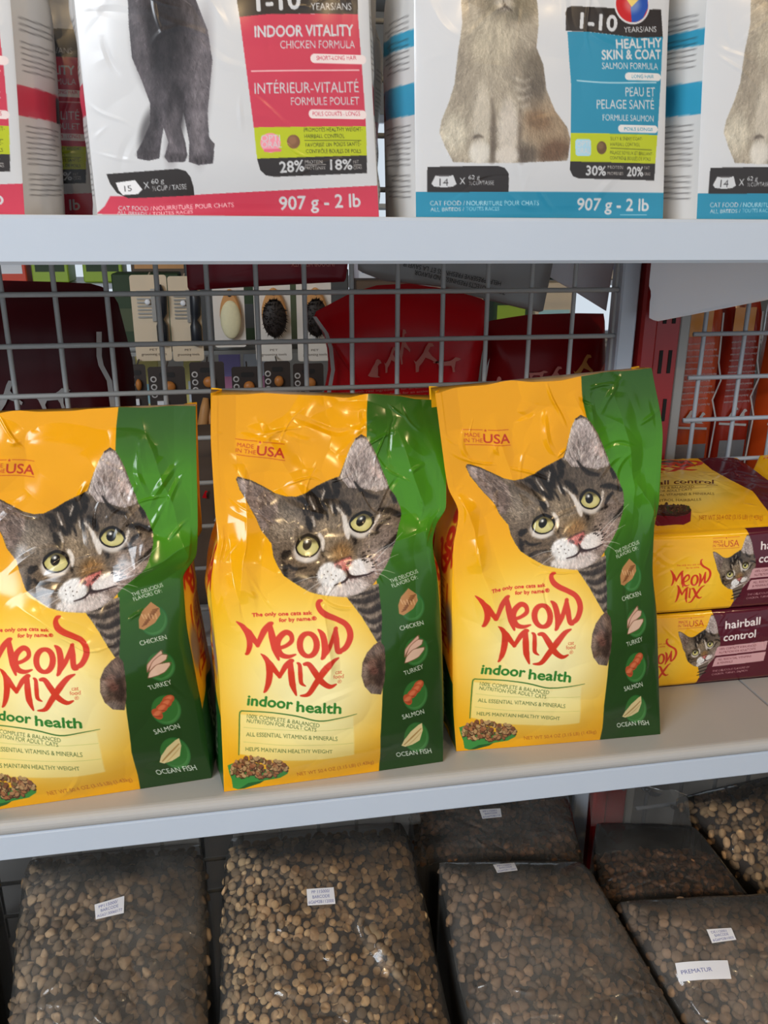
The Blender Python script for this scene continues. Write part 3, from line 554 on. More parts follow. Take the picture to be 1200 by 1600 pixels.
def blue_front(w, h):
    T = lower_half(homog(((648, 0), (1048, 0), (1036, 338), (650, 338)), ((0, 0), (1, 0), (1, 1), (0, 1))))
    A = Art(w, h, WHT); F1 = chain(T, aff(1/4.638, 640, 1/4.638, 0)); F2 = chain(T, aff(1/4.64, 860, 1/4.64, 0)); BL = (44, 138, 170); BK = (50, 44, 42)
    A.T = F1
    BODY = [(355, -150), (322, -260), (330, -480), (470, -365), (620, -385), (770, -365), (900, -480), (912, -260), (850, -150), (880, 60), (886, 200), (872, 360), (920, 480), (940, 650), (1000, 800), (1090, 920), (1112, 1000), (1090, 1150), (740, 1166), (500, 1168), (300, 1160), (250, 1060), (208, 950), (222, 860), (268, 740), (310, 600), (330, 400), (360, 180), (352, 0)]
    under = A.im.copy(); A.poly(BODY, (166, 154, 136)); A.ell((620, -130), 300, 230, (150, 138, 120)); A.poly([(340, -200), (330, -480), (520, -320)], (150, 138, 120)); A.poly([(720, -330), (900, -480), (900, -190)], (150, 138, 120))
    A.ell((700, 60), 180, 110, (104, 96, 80), 0, .75, .5); A.ell((640, 30), 60, 60, (190, 180, 166), 0, .8, .5); A.stroke([(640, 20, 4), (650, 60, 8), (600, 95, 4)], (58, 48, 42), .9, 2); A.stroke([(650, 60, 8), (700, 95, 4)], (58, 48, 42), .9, 2)
    A.ell((870, 560), 90, 220, (88, 78, 68), 8, .8, .5); A.ell((800, 480), 110, 120, (120, 110, 96), 0, .6, .5); A.ell((950, 900), 190, 180, (146, 122, 96), 0, .8, .5); A.ell((1000, 1080), 130, 80, (96, 70, 52), -20, .85, .5); A.ell((880, 860), 90, 60, (120, 92, 68), 20, .7, .5); A.ell((800, 1100), 70, 70, (84, 72, 62), 0, .8, .5)
    A.ell((360, 500), 70, 200, (150, 138, 122), 0, .6, .5); A.ell((300, 950), 90, 130, (208, 198, 178), 0, .8, .5); A.ell((560, 300), 150, 180, (186, 174, 152), 0, .7, .5); A.ell((490, 860), 60, 240, (200, 190, 174), 2, .7, .5); A.ell((570, 980), 22, 180, (116, 104, 92), 0, .8, .5)
    A.ell((670, 930), 70, 200, (206, 196, 184), 2, .8, .4); A.ell((480, 1090), 70, 80, (222, 216, 204), 0, .95, .3); A.ell((665, 1110), 80, 58, (218, 208, 196), 0, .95, .3); A.ell((460, 980), 30, 14, (90, 80, 72), 0, .7, .5)
    for k in range(7): A.stroke([(700+k*8, 560+k*36, 4), (780, 590+k*30, 8), (830, 570+k*30, 3)], (96, 86, 76) if k % 2 else (206, 196, 182), .5, 3)
    keep_inside(A, under, BODY); mottle(A, BODY, 6, .07, 40)
    fur(A, BODY, 12000, 46, (640, -200), .17, 31, .5, .6)
    A.ell((478, 1090), 62, 76, (214, 206, 194), 0, .75, .35); A.ell((665, 1112), 74, 52, (210, 200, 188), 0, .75, .35); A.ell((672, 930), 56, 180, (198, 186, 172), 2, .5, .5); A.ell((500, 850), 50, 200, (194, 182, 164), 2, .4, .5)
    A.stroke([(560, 720, 8), (572, 900, 12), (560, 1150, 16)], (104, 92, 80), .7, 6); A.stroke([(760, 800, 6), (750, 1000, 12), (765, 1150, 14)], (84, 70, 60), .6, 8); A.stroke([(440, 985, 4), (470, 972, 9), (500, 985, 4)], (90, 80, 72), .7, 3)
    for ex in (500, 730): A.ell((ex, -150), 48, 40, (150, 160, 96)); A.ell((ex, -150), 22, 32, (22, 18, 16))
    fur(A, BODY, 3500, 30, (640, -200), .12, 32, .5, .4)
    A.T = F2
    A.poly([(62, 240), (60, 110), (72, 75), (105, 62), (420, 72), (800, 70), (816, 268), (600, 280), (400, 262), (240, 246)], BK)
    A.poly([(74, 245), (240, 247), (400, 263), (600, 280), (816, 266), (798, 600), (770, 962), (95, 956), (100, 600)], BL); A.poly([(95, 955), (770, 961), (752, 1166), (90, 1158)], (186, 196, 30)); A.poly([(90, 1157), (752, 1165), (745, 1286), (160, 1278), (115, 1262), (90, 1215)], BK)
    A.ell((566, 40), 142, 146, (214, 212, 214)); A.ell((566, 40), 128, 132, (196, 40, 44)); A.poly([(560, 170), (552, 60), (600, 10), (690, -20), (692, 60), (650, 140), (600, 168)], (44, 84, 170)); A.poly([(470, -60), (560, 60), (640, -20), (610, -90)], (240, 196, 60)); A.ell((566, 40), 60, 60, (236, 232, 226), 0, .35, .5)
    A.text('1-10', (168, 220), (440, 238), 112, WHT, .022); A.text('YEARS/ANS', (500, 246), (762, 232), 40, WHT, .006)
    A.text('HEALTHY', (440, 362), (806, 340), 66, WHT, .022); A.text('SKIN & COAT', (330, 440), (800, 424), 66, WHT, .022); A.text('SALMON FORMULA', (330, 506), (775, 500), 46, WHT, .012)
    A.poly(rrect(506, 528, 800, 580, 25), (226, 222, 220)); A.text('LONG HAIR', (560, 566), (740, 562), 24, BL); A.stroke([(145, 588, 3), (380, 602, 3), (760, 592, 3)], (190, 220, 230))
    A.text('PEAU ET', (510, 694), (750, 690), 64, WHT); A.text('PELAGE SANT\u00c9', (290, 784), (742, 780), 64, WHT); A.text('FORMULE SAUMON', (334, 866), (738, 868), 44, WHT)
    A.poly(rrect(452, 894, 772, 948, 26), (226, 222, 220)); A.text('POILS LONGS', (500, 934), (730, 934), 24, BL)
    A.poly(rrect(128, 998, 245, 1118, 20), (168, 208, 226)); A.text('OPTI', (138, 1052), (236, 1050), 40, WHT, .01); A.text('ORAL', (138, 1102), (240, 1100), 40, WHT, .01); A.ell((326, 1058), 38, 46, (104, 78, 48)); A.ell((318, 1046), 22, 24, (136, 104, 70), 0, .7, .4)
    DK = (84, 90, 26)
    A.text('SILKY & SHINY COAT-', (394, 1004), (648, 1002), 24, DK, .012); A.text('HAIRBALL CONTROL', (394, 1044), (625, 1044), 24, DK, .012); A.stroke([(394, 1060, 2), (722, 1068, 2)], DK); A.text('PELAGE SOYEUX ET BRILLANT-', (390, 1102), (735, 1108), 24, DK, .006); A.text('CONTR\u00d4LE BOULES DE POILS', (390, 1140), (715, 1144), 24, DK, .006)
    A.text('30%', (212, 1252), (360, 1254), 66, WHT, .02); A.text('20%', (528, 1256), (654, 1256), 66, WHT, .02)
    for x, y, s, e in ((375, 1206, 'PROTEIN', 492), (372, 1250, 'PROT\u00c9INES', 496), (664, 1206, 'FAT', 708), (664, 1250, 'GRAS', 712)): A.text(s, (x, y), (e, y), 22, (190, 184, 180))
    A.T = F1
    A.poly([(40, 1378), (700, 1374), (1200, 1374), (1900, 1374), (1900, 1600), (30, 1600)], BL)
    A.poly([(125, 1195), (400, 1190), (600, 1188), (650, 1204), (680, 1245), (684, 1376), (124, 1380)], BK); A.poly([(180, 1258), (300, 1256), (324, 1320), (300, 1338), (240, 1345), (170, 1338), (153, 1318)], WHT); A.ell((238, 1258), 52, 6, (80, 74, 74)); A.text('14', (208, 1332), (268, 1332), 52, (70, 66, 68)); A.text('X', (345, 1322), (384, 1320), 48, WHT); A.text('62 g', (404, 1286), (480, 1284), 30, WHT); A.text('\u00bdCUP/TASSE', (410, 1326), (580, 1324), 28, WHT)
    A.text('CAT FOOD /', (145, 1478), (384, 1476), 34, WHT, .012); A.text('NOURRITURE POUR CHATS', (396, 1476), (905, 1472), 34, (176, 218, 230)); A.text('ALL BREEDS /', (148, 1522), (380, 1518), 28, WHT); A.text('TOUTES RACES', (392, 1516), (625, 1512), 28, (150, 204, 222))
    A.T = F2; A.text('907 g - 2 lb', (162, 1506), (704, 1508), 88, WHT, .02); A.stroke([(490, 1540, 2), (690, 1538, 2)], (150, 204, 222))
    return A.result()
def white_side(w, h, band):
    A = Art(w, h, (216, 214, 212), aff(1/100., 0, 1/260., 0)); r = random.Random(9)
    A.poly([(-2, 178), (102, 176), (102, 194), (-2, 197)], band); A.poly([(80, 178), (102, 178), (102, 194), (80, 195)], (36, 32, 34)); A.poly([(-2, 147), (102, 144), (102, 153), (-2, 157)], band if band[2] > 150 else (216, 214, 212))
    y = 138
    while y < 250:
        if not 172 < y < 198 and r.random() < .86: A.stroke([(12, y, .8), (r.uniform(60, 90), y-2, .8)], (60, 56, 58), .85, .3)
        y += 3.4
    for k in range(6): A.stroke([(14, 90+k*5, .8), (r.uniform(60, 88), 88+k*5, .8)], (60, 56, 58), .85, .3)
    return A.result()

# ------------------------------------------------------------------ artwork: lying bags with maroon ends
FACE = (0.385, 0.585, -0.363, -0.277)      # x and z of the end face the drawing below belongs to
def lying_end(w, h):
    T = lambda p: np.stack([(26+(p[:, 0]-150)*.1585)/200., ((p[:, 1]-562)/448.)], 1); A = Art(w, h, (246, 182, 26)); MA = (86, 26, 40)
    base = lambda p: T(np.asarray(p, float).reshape(-1, 2)); A.T = base
    A.ell((300, 830), 200, 130, (252, 206, 70), 0, .8, .6)
    A.poly([(642, 540), (1400, 540), (1400, 1030), (585, 1030), (600, 960), (640, 900), (660, 800)], MA)
    A.T = chain(base, aff(.277, 396, .275, 573)); paint_cat(A, 7, .35)
    A.T = base; A.poly([(575, 880), (650, 850), (640, 900), (606, 960), (592, 915)], (110, 96, 84)); [A.stroke([(585, y, 4), (640, y-14, 4)], (36, 28, 26)) for y in (896, 918, 938)]
    A.T = chain(base, aff(.372, 105, .395, 603)); paint_logo(A, False)
    A.T = base
    A.text('The only one cats ask', (175, 732), (335, 730), 10, RED, .02); A.text('for by name.', (242, 748), (328, 746), 10, RED, .02); paint_usa(A, 402, 592, 582, 648, lean=0)
    A.text('hairball', (735, 668), (985, 662), 44, (236, 224, 220), .03); A.text('control', (730, 738), (960, 732), 44, (236, 224, 220), .03)
    for y0, y1, ts in ((768, 822, ('100% COMPLETE & BALANCED', 'NUTRITION FOR ADULT CATS')), (833, 890, ('ALL ESSENTIAL VITAMINS', '& MINERALS'))):
        A.poly([(700, y0), (1060, y0-4), (1055, y1-4), (680, y1), (690, y0+8)], (206, 158, 160))
        for k, t in enumerate(ts): A.text(t, (712, y0+22+k*22), (712+len(t)*11, y0+20+k*22), 13, (110, 50, 60), .01)
    A.text('THE DELICIOUS FLAVORS OF', (690, 926), (960, 922), 12, (206, 158, 160)); A.text('CHICKEN, TURKEY, SALMON', (690, 948), (950, 944), 12, (206, 158, 160))
    A.stroke([(0, 990, 4), (1400, 985, 4)], (150, 96, 20), .35, 3)
    return A.result()
TOPQ = [(45.2, 576.8), (1190.4, 507.2), (630.8, 69.2), (-360.4, 112.8)]
def lying_face(w, h):
    """broad face of the lying bag, seen from its foot; drawing units of the photo's enlargement, foot edge at the bottom"""
    T = homog(TOPQ, ((0, 1), (1, 1), (1, 0), (0, 0)))
    A = Art(w, h, (246, 182, 26), T); MA = (86, 26, 40)
    A.ell((260, 300), 300, 160, (252, 224, 120), 0, .9, .5)
    A.poly([(1250, 520), (830, 500), (790, 440), (700, 330), (560, 255), (450, 185), (370, 110), (320, 60), (420, 40), (1250, 300)], MA)
    A.poly([(120, 120), (300, 118), (350, 160), (250, 170), (120, 150)], (96, 80, 70))
    A.text('hairball control', (-60, 292), (456, 288), 26, (96, 40, 26), .03); A.stroke([(-60, 300, 3), (480, 296, 3)], (96, 60, 26))
    for y, x1, t in ((318, 335, '100% COMPLETE & BALANCED'), (336, 320, 'NUTRITION FOR ADULT CATS'), (358, 460, 'ALL ESSENTIAL VITAMINS & MINERALS'), (390, 380, 'HELPS CONTROL HAIRBALLS')): A.text(t, (-40, y), (x1, y-4), 13, (110, 70, 20), .012)
    # lettering drawn upright on the panel
    A.T = lambda p: np.stack([(np.asarray(p, float)[:, 0]-90)/1150+.05, (np.asarray(p, float)[:, 1]-240)/2600+.04], 1); paint_logo(A, False)
    A.T = T
    A.text('NET WT 50.4 OZ (3.15 LB) (1.43kg)', (370, 492), (766, 492), 24, (196, 96, 24), .01)
    A.poly([(50, 440), (320, 440), (316, 500), (270, 522), (110, 530), (60, 500)], (124, 28, 42)); A.ell((190, 440), 130, 36, (70, 34, 24)); kibble_pile(A, (190, 435), 115, 26, 90, 14, 8, ((96, 70, 44), (120, 84, 50), (80, 56, 40), (70, 74, 40)))
    return A.result()

# ------------------------------------------------------------------ materials
M_white = mat('white painted steel', (190, 199, 212), .34, noise=(9, .03, 0))
M_deck = mat('white shelf deck', (176, 173, 170), .42, noise=(14, .04, .02))
M_wire = mat('grey coated wire', (184, 186, 186), .45)
M_wirew = mat('pale coated wire', (172, 178, 186), .40)
M_red = mat('red painted steel', (150, 22, 24), .35, noise=(30, .08, 0))
M_slot = mat('slot shadow black', (14, 12, 12), .8)
M_greys = mat('grey steel upright', (150, 150, 148), .4)
M_paper = mat('white paper sheet', (238, 239, 246), .75, noise=(6, .03, 0))
M_foil = print_mat('glossy printed foil', .13, .36, .08)
M_poly = print_mat('printed white film', .22, .4, .1)
M_plain = print_mat('printed card', .6)
M_side = print_mat('printed gusset foil', .3)
M_bum = mat('plain yellow foil', (240, 176, 24), .28)
M_bwhite = mat('plain white foil', (206, 204, 202), .3)
M_maroon = mat('maroon foil', (74, 12, 20), .3, spec=.2, noise=(16, .25, .25))
M_wine = mat('wine foil', (128, 26, 40), .3, spec=.25, noise=(16, .15, .2))
M_crim = mat('crimson foil', (204, 20, 30), .26, spec=.25, noise=(14, .16, .25))
M_brick = mat('dark red foil', (138, 16, 22), .28, spec=.2, noise=(14, .2, .2))
M_ghost = mat('pale red print', (206, 120, 108), .5)
M_tan = mat('tan print', (206, 140, 70), .5)
M_lgrey = mat('light grey print', (190, 186, 184), .5)
M_grfilm = mat('grey pouch foil', (150, 148, 146), .3, noise=(10, .12, .1))
M_black = mat('black print', (28, 26, 26), .6)
M_card = mat('cream card', (214, 196, 170), .7); M_cardw = mat('white card', (222, 216, 208), .65)
M_wood = mat('light wood', (206, 150, 92), .5, noise=(26, .12, .1)); M_bris = mat('dark bristle', (40, 30, 26), .6); M_bcream = mat('cream bristle pad', (226, 218, 180), .7, noise=(120, .08, .3))
M_steel = mat('brushed steel', (176, 172, 166), .35, .7); M_hand = mat('dark navy handle', (28, 32, 40), .4); M_dkcard = mat('dark brown card', (52, 42, 38), .55)
M_wooda = mat('amber wood', (190, 120, 56), .45)
M_gl = mat('lime carton', (150, 180, 50), .5); M_or = mat('orange red carton', (214, 70, 40), .5); M_dg = mat('dark green carton', (40, 62, 36), .6); M_lil = mat('lilac carton', (176, 160, 226), .5); M_pnk = mat('pink carton', (236, 150, 190), .5); M_ylw = mat('pale yellow carton', (230, 214, 130), .5); M_aqua = mat('aqua carton', (170, 214, 220), .5); M_blu = mat('blue carton', (70, 110, 190), .5); M_wh2 = mat('white carton', (230, 232, 238), .5); M_brn = mat('brown carton', (92, 74, 60), .6)
M_orange = mat('orange foil', (196, 72, 24), .2, noise=(20, .2, .2)); M_amber = mat('amber foil', (206, 130, 26), .22, noise=(14, .1, .1)); M_rust = mat('rust red foil', (156, 44, 26), .2, noise=(22, .18, .25)); M_silv = mat('silver foil', (172, 174, 180), .2, .6, noise=(24, .3, .4))
M_floor = mat('grey tile floor', (120, 116, 110), .5, noise=(4, .1, 0)); M_wall = mat('painted wall', (170, 168, 164), .8); M_ceil = mat('ceiling paint', (150, 148, 146), .9)

# ------------------------------------------------------------------ setting
def struct(name, mb, m): return tag(mb.build(name, m, base=(0, 0, 0)), kind='structure')
struct('floor', MB().box((-4, -2.6, -1.45), (4, 6.1, -1.40)), M_floor)
struct('ceiling', MB().box((-4, -2.6, 1.35), (4, 6.1, 1.40)), M_ceil)
struct('wall_left', MB().box((-4.1, -2.6, -1.40), (-4, 6.1, 1.35)), M_wall)
struct('wall_right', MB().box((4, -2.6, -1.40), (4.1, 6.1, 1.35)), M_wall)
struct('wall_back', MB().box((-4, 6.0, -1.40), (4, 6.1, -.75)).box((-4, 6.0, .75), (4, 6.1, 1.35)).box((-4, 6.0, -.75), (-3.0, 6.1, .75)).box((3.0, 6.0, -.75), (4, 6.1, .75)).box((-.04, 6.0, -.75), (.04, 6.1, .75)), M_wall)
struct('window_1', MB().box((-3.0, 6.02, -.75), (3.0, 6.08, -.70)).box((-3.0, 6.02, .70), (3.0, 6.08, .75)), M_white)

# ------------------------------------------------------------------ shelving
YF, YB = 0.600, 0.885
def shelf(label, x0, x1, ztop, lip_h, bull, group=None, y0=YF, y1=YB-.012):
    t = thing('shelf', label, 'shelf', ((x0+x1)/2, y0, ztop-lip_h), group)
    d = MB(); n = 10; prof = []
    if bull:                                     # rolled front edge
        r = bull; prof = [(y0-.004+r-r*math.sin(a)-.002, ztop-r+r*math.cos(a)) for a in [math.pi*k/n for k in range(n+1)]]
    else: prof = [(y0+.002, ztop), (y0+.001, ztop-.004), (y0+.001, ztop-.02)]
    prof = [(y1, ztop)]+prof+[(y1, prof[-1][1])]
    v = [(x, y, z) for x in (x0, x1) for y, z in prof]; k = len(prof)
    d.add(v, [list(range(k)), list(range(2*k-1, k-1, -1))]+[[i, k+i, k+(i+1) % k, (i+1) % k] for i in range(k)])
    d.build('deck', M_deck, t)
    zt = ztop-2*bull if bull else ztop-.0003
    MB().box((x0, y0-.002, ztop-lip_h), (x1, y0+.012, zt), 0, .0022).build('front_lip', M_white, t)
    return t
shelf('long white steel shelf carrying the pink and blue cat food pouches', -.72, .4535+.30, .0105, .0312, 0)
shelf('white steel shelf under the three yellow cat food bags', -.72, .5085, -.4507, .0400, .0069)
shelf('white steel shelf of the next bay, under the lying maroon-ended bags', .5115, 1.1, -.4507, .0400, .0069)
t = thing('base_shelf', 'grey base shelf below, holding the clear bags of kibble', 'shelf', (.1, .38, -1.40))
MB().box((-.9, .36, -.862), (1.2, 1.25, -.84)).build('deck', M_deck, t); MB().box((-.9, .40, -1.40), (1.2, 1.22, -.862)).build('plinth', M_greys, t)
t = thing('rear_shelf', 'shelf on the far side of the wire, under the dark red bags', 'shelf', (.1, YB+.02, -.50))
MB().box((-.72, YB+.012, -.475), (1.1, YB+.30, -.4507)).build('deck', M_deck, t); MB().box((-.72, YB+.30, -.49), (1.1, YB+.312, -.4507)).build('rear_lip', M_white, t)

def wire_panel(name, label, x_first, nx, x0, x1, sx, m, group):
    mb = MB(); r = .0026
    for k in range(nx): mb.tube([(x_first+k*sx, YB, -.84), (x_first+k*sx, YB, .42)], r, 8)
    z = -.0583-.0497*15
    while z < .42:
        mb.tube([(x0, YB-.005, z), (x1, YB-.005, z)], r, 8); z += .0497
    return tag(mb.build(name, m, base=((x0+x1)/2, YB, -.84), smooth=True), label, 'wire grid', group)
wire_panel('wire_grid_panel', 'grey wire grid behind the three yellow cat food bags', -.1734-.04915*11, 24, -.72, .418, .04915, M_wire, 'wire grids backing the shelves')
wire_panel('wire_grid_panel', 'pale wire grid in front of the orange pouches, past the red post', .5279, 12, .512, 1.1, .0512, M_wirew, 'wire grids backing the shelves')
t = thing('shelf_upright', 'red slotted steel shelf post between the two wire grids', 'post', (.47, .87, -1.40))
mb = MB().box((.442, .868, -.84), (.462, .92, .42), 0, .003).box((.4615, .874, -.84), (.492, .915, .42), 0, .002)
mb.build('post', M_red, t)
for z in (-.1505, -.206, -.095, -.04, -.60, -.655, -.2615, -.71):
    for x in (.4695, .4805): MB().box((x, .8732, z), (x+.0042, .8745, z+.026)).build('slot', M_slot, t)
MB().box((.494, .880, -.84), (.508, .93, .42), 0, .002).build('grey_channel', M_greys, t)
tag(MB().box((.4165, .872, -.84), (.4375, .90, .42), 0, .002).build('white_end_strip', M_white, base=(.427, .886, -.84)), 'white steel strip closing the end of the grey wire grid', 'strip')

# ------------------------------------------------------------------ standing pouches
def pouch(name, label, cat, group, L, R, B, art, side, m_front, m_side, m_plain, depth, flare, seed, amp, creases, zone, zmin, pw=.75, facets=2, folds=()):
    fl = flare if isinstance(flare, tuple) else (flare, flare)
    h, w = art.shape[:2]; u, v = np.meshgrid(np.linspace(0, 1, w), np.linspace(0, 1, h))
    L = [list(q) for q in L]; R = [list(q) for q in R]; L[-1][3] = R[-1][3] = zmin
    P = smooth_front(L, R, B, u, v, pw)
    wid = abs(R[0][1]-L[0][1]); hei = L[0][3]-zmin
    fade = np.clip(np.minimum(u, 1-u)/.03, 0, 1)*np.clip((1-v)/.03, 0, 1)
    D = np.clip(crumple(u*wid, v*hei, seed, creases, 1.0, zone, facets), -1.3, 4)
    fade = fade*np.clip(np.minimum(u, 1-u)/.10, .25, 1)
    zv = zone(v) if zone is not None else 1.0
    P[..., 1] -= D*amp*fade*(.35+.65*zv)
    for (u0, v0, u1, v1, fw_, fa) in folds:         # long folds: (from u, v, to u, v, half width, height), metres
        ax, ay = u0*wid, v0*hei; dx, dy = (u1-u0)*wid, (v1-v0)*hei; LL = math.hypot(dx, dy); tt = ((u*wid-ax)*dx+(v*hei-ay)*dy)/LL**2; qq = ((u*wid-ax)*dy-(v*hei-ay)*dx)/LL
        qq = qq+.004*(vnoise(tt*4+3, tt*0+seed, seed+20)-.5)
        P[..., 1] -= fa*np.clip(1-np.abs(qq)/fw_, 0, 1)**1.3*np.clip(np.minimum(tt+.12, 1.12-tt)/.3, 0, 1)*np.clip(fade*3, 0, 1)
    P[..., 2] = np.maximum(P[..., 2], zmin)
    # the top hem is not quite straight
    P[..., 2] += (1-v)**6*.004*(vnoise(u*9, v*0+seed, seed)-.5)
    c = P.reshape(-1, 3).mean(0); t = thing(name, label, cat, (c[0], P[-1, :, 1].mean()+.03, zmin), group)
    mesh_obj('front_panel', P, grid_faces(w, h), m_front, t, cols=art, smooth=True)
    dv = lambda q: pch([0, .12, .32, .6, 1], depth, q)
    sh, sw = side.shape[:2]; s, vv = np.meshgrid(np.linspace(0, 1, sw), np.linspace(0, 1, sh))
    for sg, E in ((-1, L), (1, R)):
        E = np.array(E); G = np.stack([pch(E[:, 0], E[:, k], vv) for k in (1, 2, 3)], -1)
        G[..., 1] += s*dv(vv)+.007*np.sin(np.pi*np.clip(s*1.5, 0, .5))*np.clip(1-vv/.4, 0, 1)*np.clip(s*6, 0, 1); k = np.clip((vv-.25)/.25, 0, 1); k = k*k*(3-2*k)
        G[..., 0] += sg*(k*fl[0 if sg < 0 else 1]*np.sin(np.pi*.62*s)-(1-k)*.010*np.sin(np.pi*s))+.002*np.sin(np.pi*s)*(vnoise(s*4, vv*14, seed+9)-.5)*2
        G[..., 2] = np.maximum(G[..., 2], zmin)
        f = grid_faces(sw, sh); mesh_obj('side_gusset', G, f[:, ::-1] if sg > 0 else f, m_side, t, cols=side, smooth=True)
    nb = 24; vb = np.linspace(0, 1, 30); ub = np.linspace(0, 1, nb); rows = [P[0, np.linspace(0, w-1, nb).astype(int)]]
    for q in vb:
        a = np.array([pch([e[0] for e in L], [e[k] for e in L], q) for k in (1, 2, 3)]); b = np.array([pch([e[0] for e in R], [e[k] for e in R], q) for k in (1, 2, 3)])
        kk = float(np.clip((q-.25)/.25, 0, 1)); kk = kk*kk*(3-2*kk); a[0] -= kk*fl[0]*math.sin(math.pi*.62); b[0] += kk*fl[1]*math.sin(math.pi*.62)
        row = a+(b-a)*ub[:, None]; row[:, 1] += float(dv(q)); row[:, 2] = np.maximum(row[:, 2], zmin); rows.append(row)
    rows.append(P[-1, np.linspace(0, w-1, nb).astype(int)])
    mesh_obj('back_panel', np.array(rows), grid_faces(nb, len(rows)), m_plain, t, smooth=True)
    return t
B0 = [(0, 0), (.3, .008), (.45, .018), (.65, .03), (.85, .022), (1, .001)]
ML = [(0.0, -0.0215, 0.652, -0.1182), (0.1319, -0.0236, 0.645, -0.1618), (0.276, -0.0234, 0.637, -0.2095), (0.3372, -0.0225, 0.63, -0.2297), (0.3904, -0.0269, 0.62, -0.2473), (0.4663, -0.0299, 0.615, -0.2724), (0.5813, -0.0291, 0.612, -0.3105), (0.6838, -0.0281, 0.61, -0.3444), (0.8256, -0.0288, 0.608, -0.3913), (1.0, -0.03, 0.605, -0.4489)]
MR = [(0.0, 0.1655, 0.654, -0.1287), (0.1245, 0.1662, 0.648, -0.1687), (0.2746, 0.1666, 0.642, -0.217), (0.3276, 0.1577, 0.64, -0.2341), (0.37, 0.1539, 0.634, -0.2477), (0.4535, 0.157, 0.628, -0.2746), (0.5593, 0.1596, 0.624, -0.3086), (0.7257, 0.1623, 0.62, -0.3622), (0.8618, 0.1636, 0.618, -0.4059), (1.0, 0.1635, 0.615, -0.4504)]
AL = [(0.0, -0.2055, 0.654, -0.1306), (0.1226, -0.2086, 0.648, -0.1684), (0.2623, -0.2118, 0.64, -0.2114), (0.3815, -0.2176, 0.628, -0.2482), (0.4755, -0.2211, 0.622, -0.2772), (0.6104, -0.2235, 0.618, -0.3188), (0.7905, -0.2288, 0.616, -0.3743), (1.0, -0.2359, 0.612, -0.4389)]
AR = [(0.0, -0.0337, 0.656, -0.1302), (0.1302, -0.0357, 0.65, -0.1714), (0.2925, -0.038, 0.644, -0.2229), (0.3655, -0.0404, 0.64, -0.2461), (0.4282, -0.0522, 0.636, -0.266), (0.5211, -0.0521, 0.632, -0.2955), (0.6826, -0.0478, 0.628, -0.3467), (0.8152, -0.0437, 0.626, -0.3887), (1.0, -0.041, 0.626, -0.4473)]
BL_ = [(0.0, 0.1593, 0.66, -0.1232), (0.1449, 0.1653, 0.655, -0.1705), (0.244, 0.1699, 0.65, -0.2027), (0.3071, 0.1774, 0.642, -0.2233), (0.4058, 0.1724, 0.636, -0.2555), (0.5292, 0.1717, 0.633, -0.2956), (0.6583, 0.173, 0.631, -0.3377), (0.8541, 0.1753, 0.63, -0.4015), (1.0, 0.1793, 0.628, -0.449)]
BR_ = [(0.0, 0.35, 0.662, -0.1108), (0.1807, 0.3638, 0.655, -0.1727), (0.3308, 0.3642, 0.65, -0.2242), (0.4133, 0.36, 0.645, -0.2525), (0.4974, 0.3595, 0.64, -0.2814), (0.6357, 0.3647, 0.632, -0.3288), (0.802, 0.3706, 0.627, -0.3859), (1.0, 0.3773, 0.622, -0.4502)]
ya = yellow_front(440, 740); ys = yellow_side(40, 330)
zone = lambda q: np.clip(1.15-1.5*q, .12, 1)
GY = 'yellow and green cat food bags on the white shelf'
YD = [.016, .030, .055, .076, .080]
def pushed(E, k0, v1=.32):                          # the same edge with its upper end moved nearer or farther
    return [tuple([v]+[c*(1+k0*max(0, 1-v/v1)) for c in (x, y, z)]) for v, x, y, z in E]
MR = pushed(MR, .030); BL_ = pushed(BL_, -.016)
FOLD = {11: ((.70, .40, 1.0, .33, .020, .006), (.55, .12, .80, .36, .012, .003), (.30, .45, .62, .56, .010, .003), (.78, .05, .92, .30, .012, .003)), 23: ((.125, .20, .115, .50, .016, .006), (.04, .33, .13, .52, .012, -.004), (.72, .36, 1.0, .33, .018, .006), (.78, .08, .90, .30, .014, .0035), (.20, .08, .42, .30, .014, .0025), (.46, .50, .47, .66, .008, .003)), 37: ((.10, .40, .20, .62, .016, .005), (.03, .28, .12, .44, .012, .004), (.80, .06, .86, .34, .014, .004), (.25, .10, .30, .34, .012, .003), (.62, .05, .70, .22, .012, .003), (.88, .28, 1.0, .40, .012, .004))}
for lab, L, R, sd, flr in (('yellow and green tabby bag cut by the picture edge, letters partly missing', AL, AR, 11, (.012, .006)), ('yellow and green tabby cat food bag standing in the middle of the three', ML, MR, 23, (.006, .010)), ('yellow and green tabby cat food bag standing next to the stack of lying bags', BL_, BR_, 37, (.0, .008))):
    pouch('cat_food_bag', lab, 'pet food bag', GY, L, R, B0, ya, ys, M_foil, M_side, M_bum, YD, flr, sd, .0030, 110, zone, -.4503, folds=FOLD[sd])

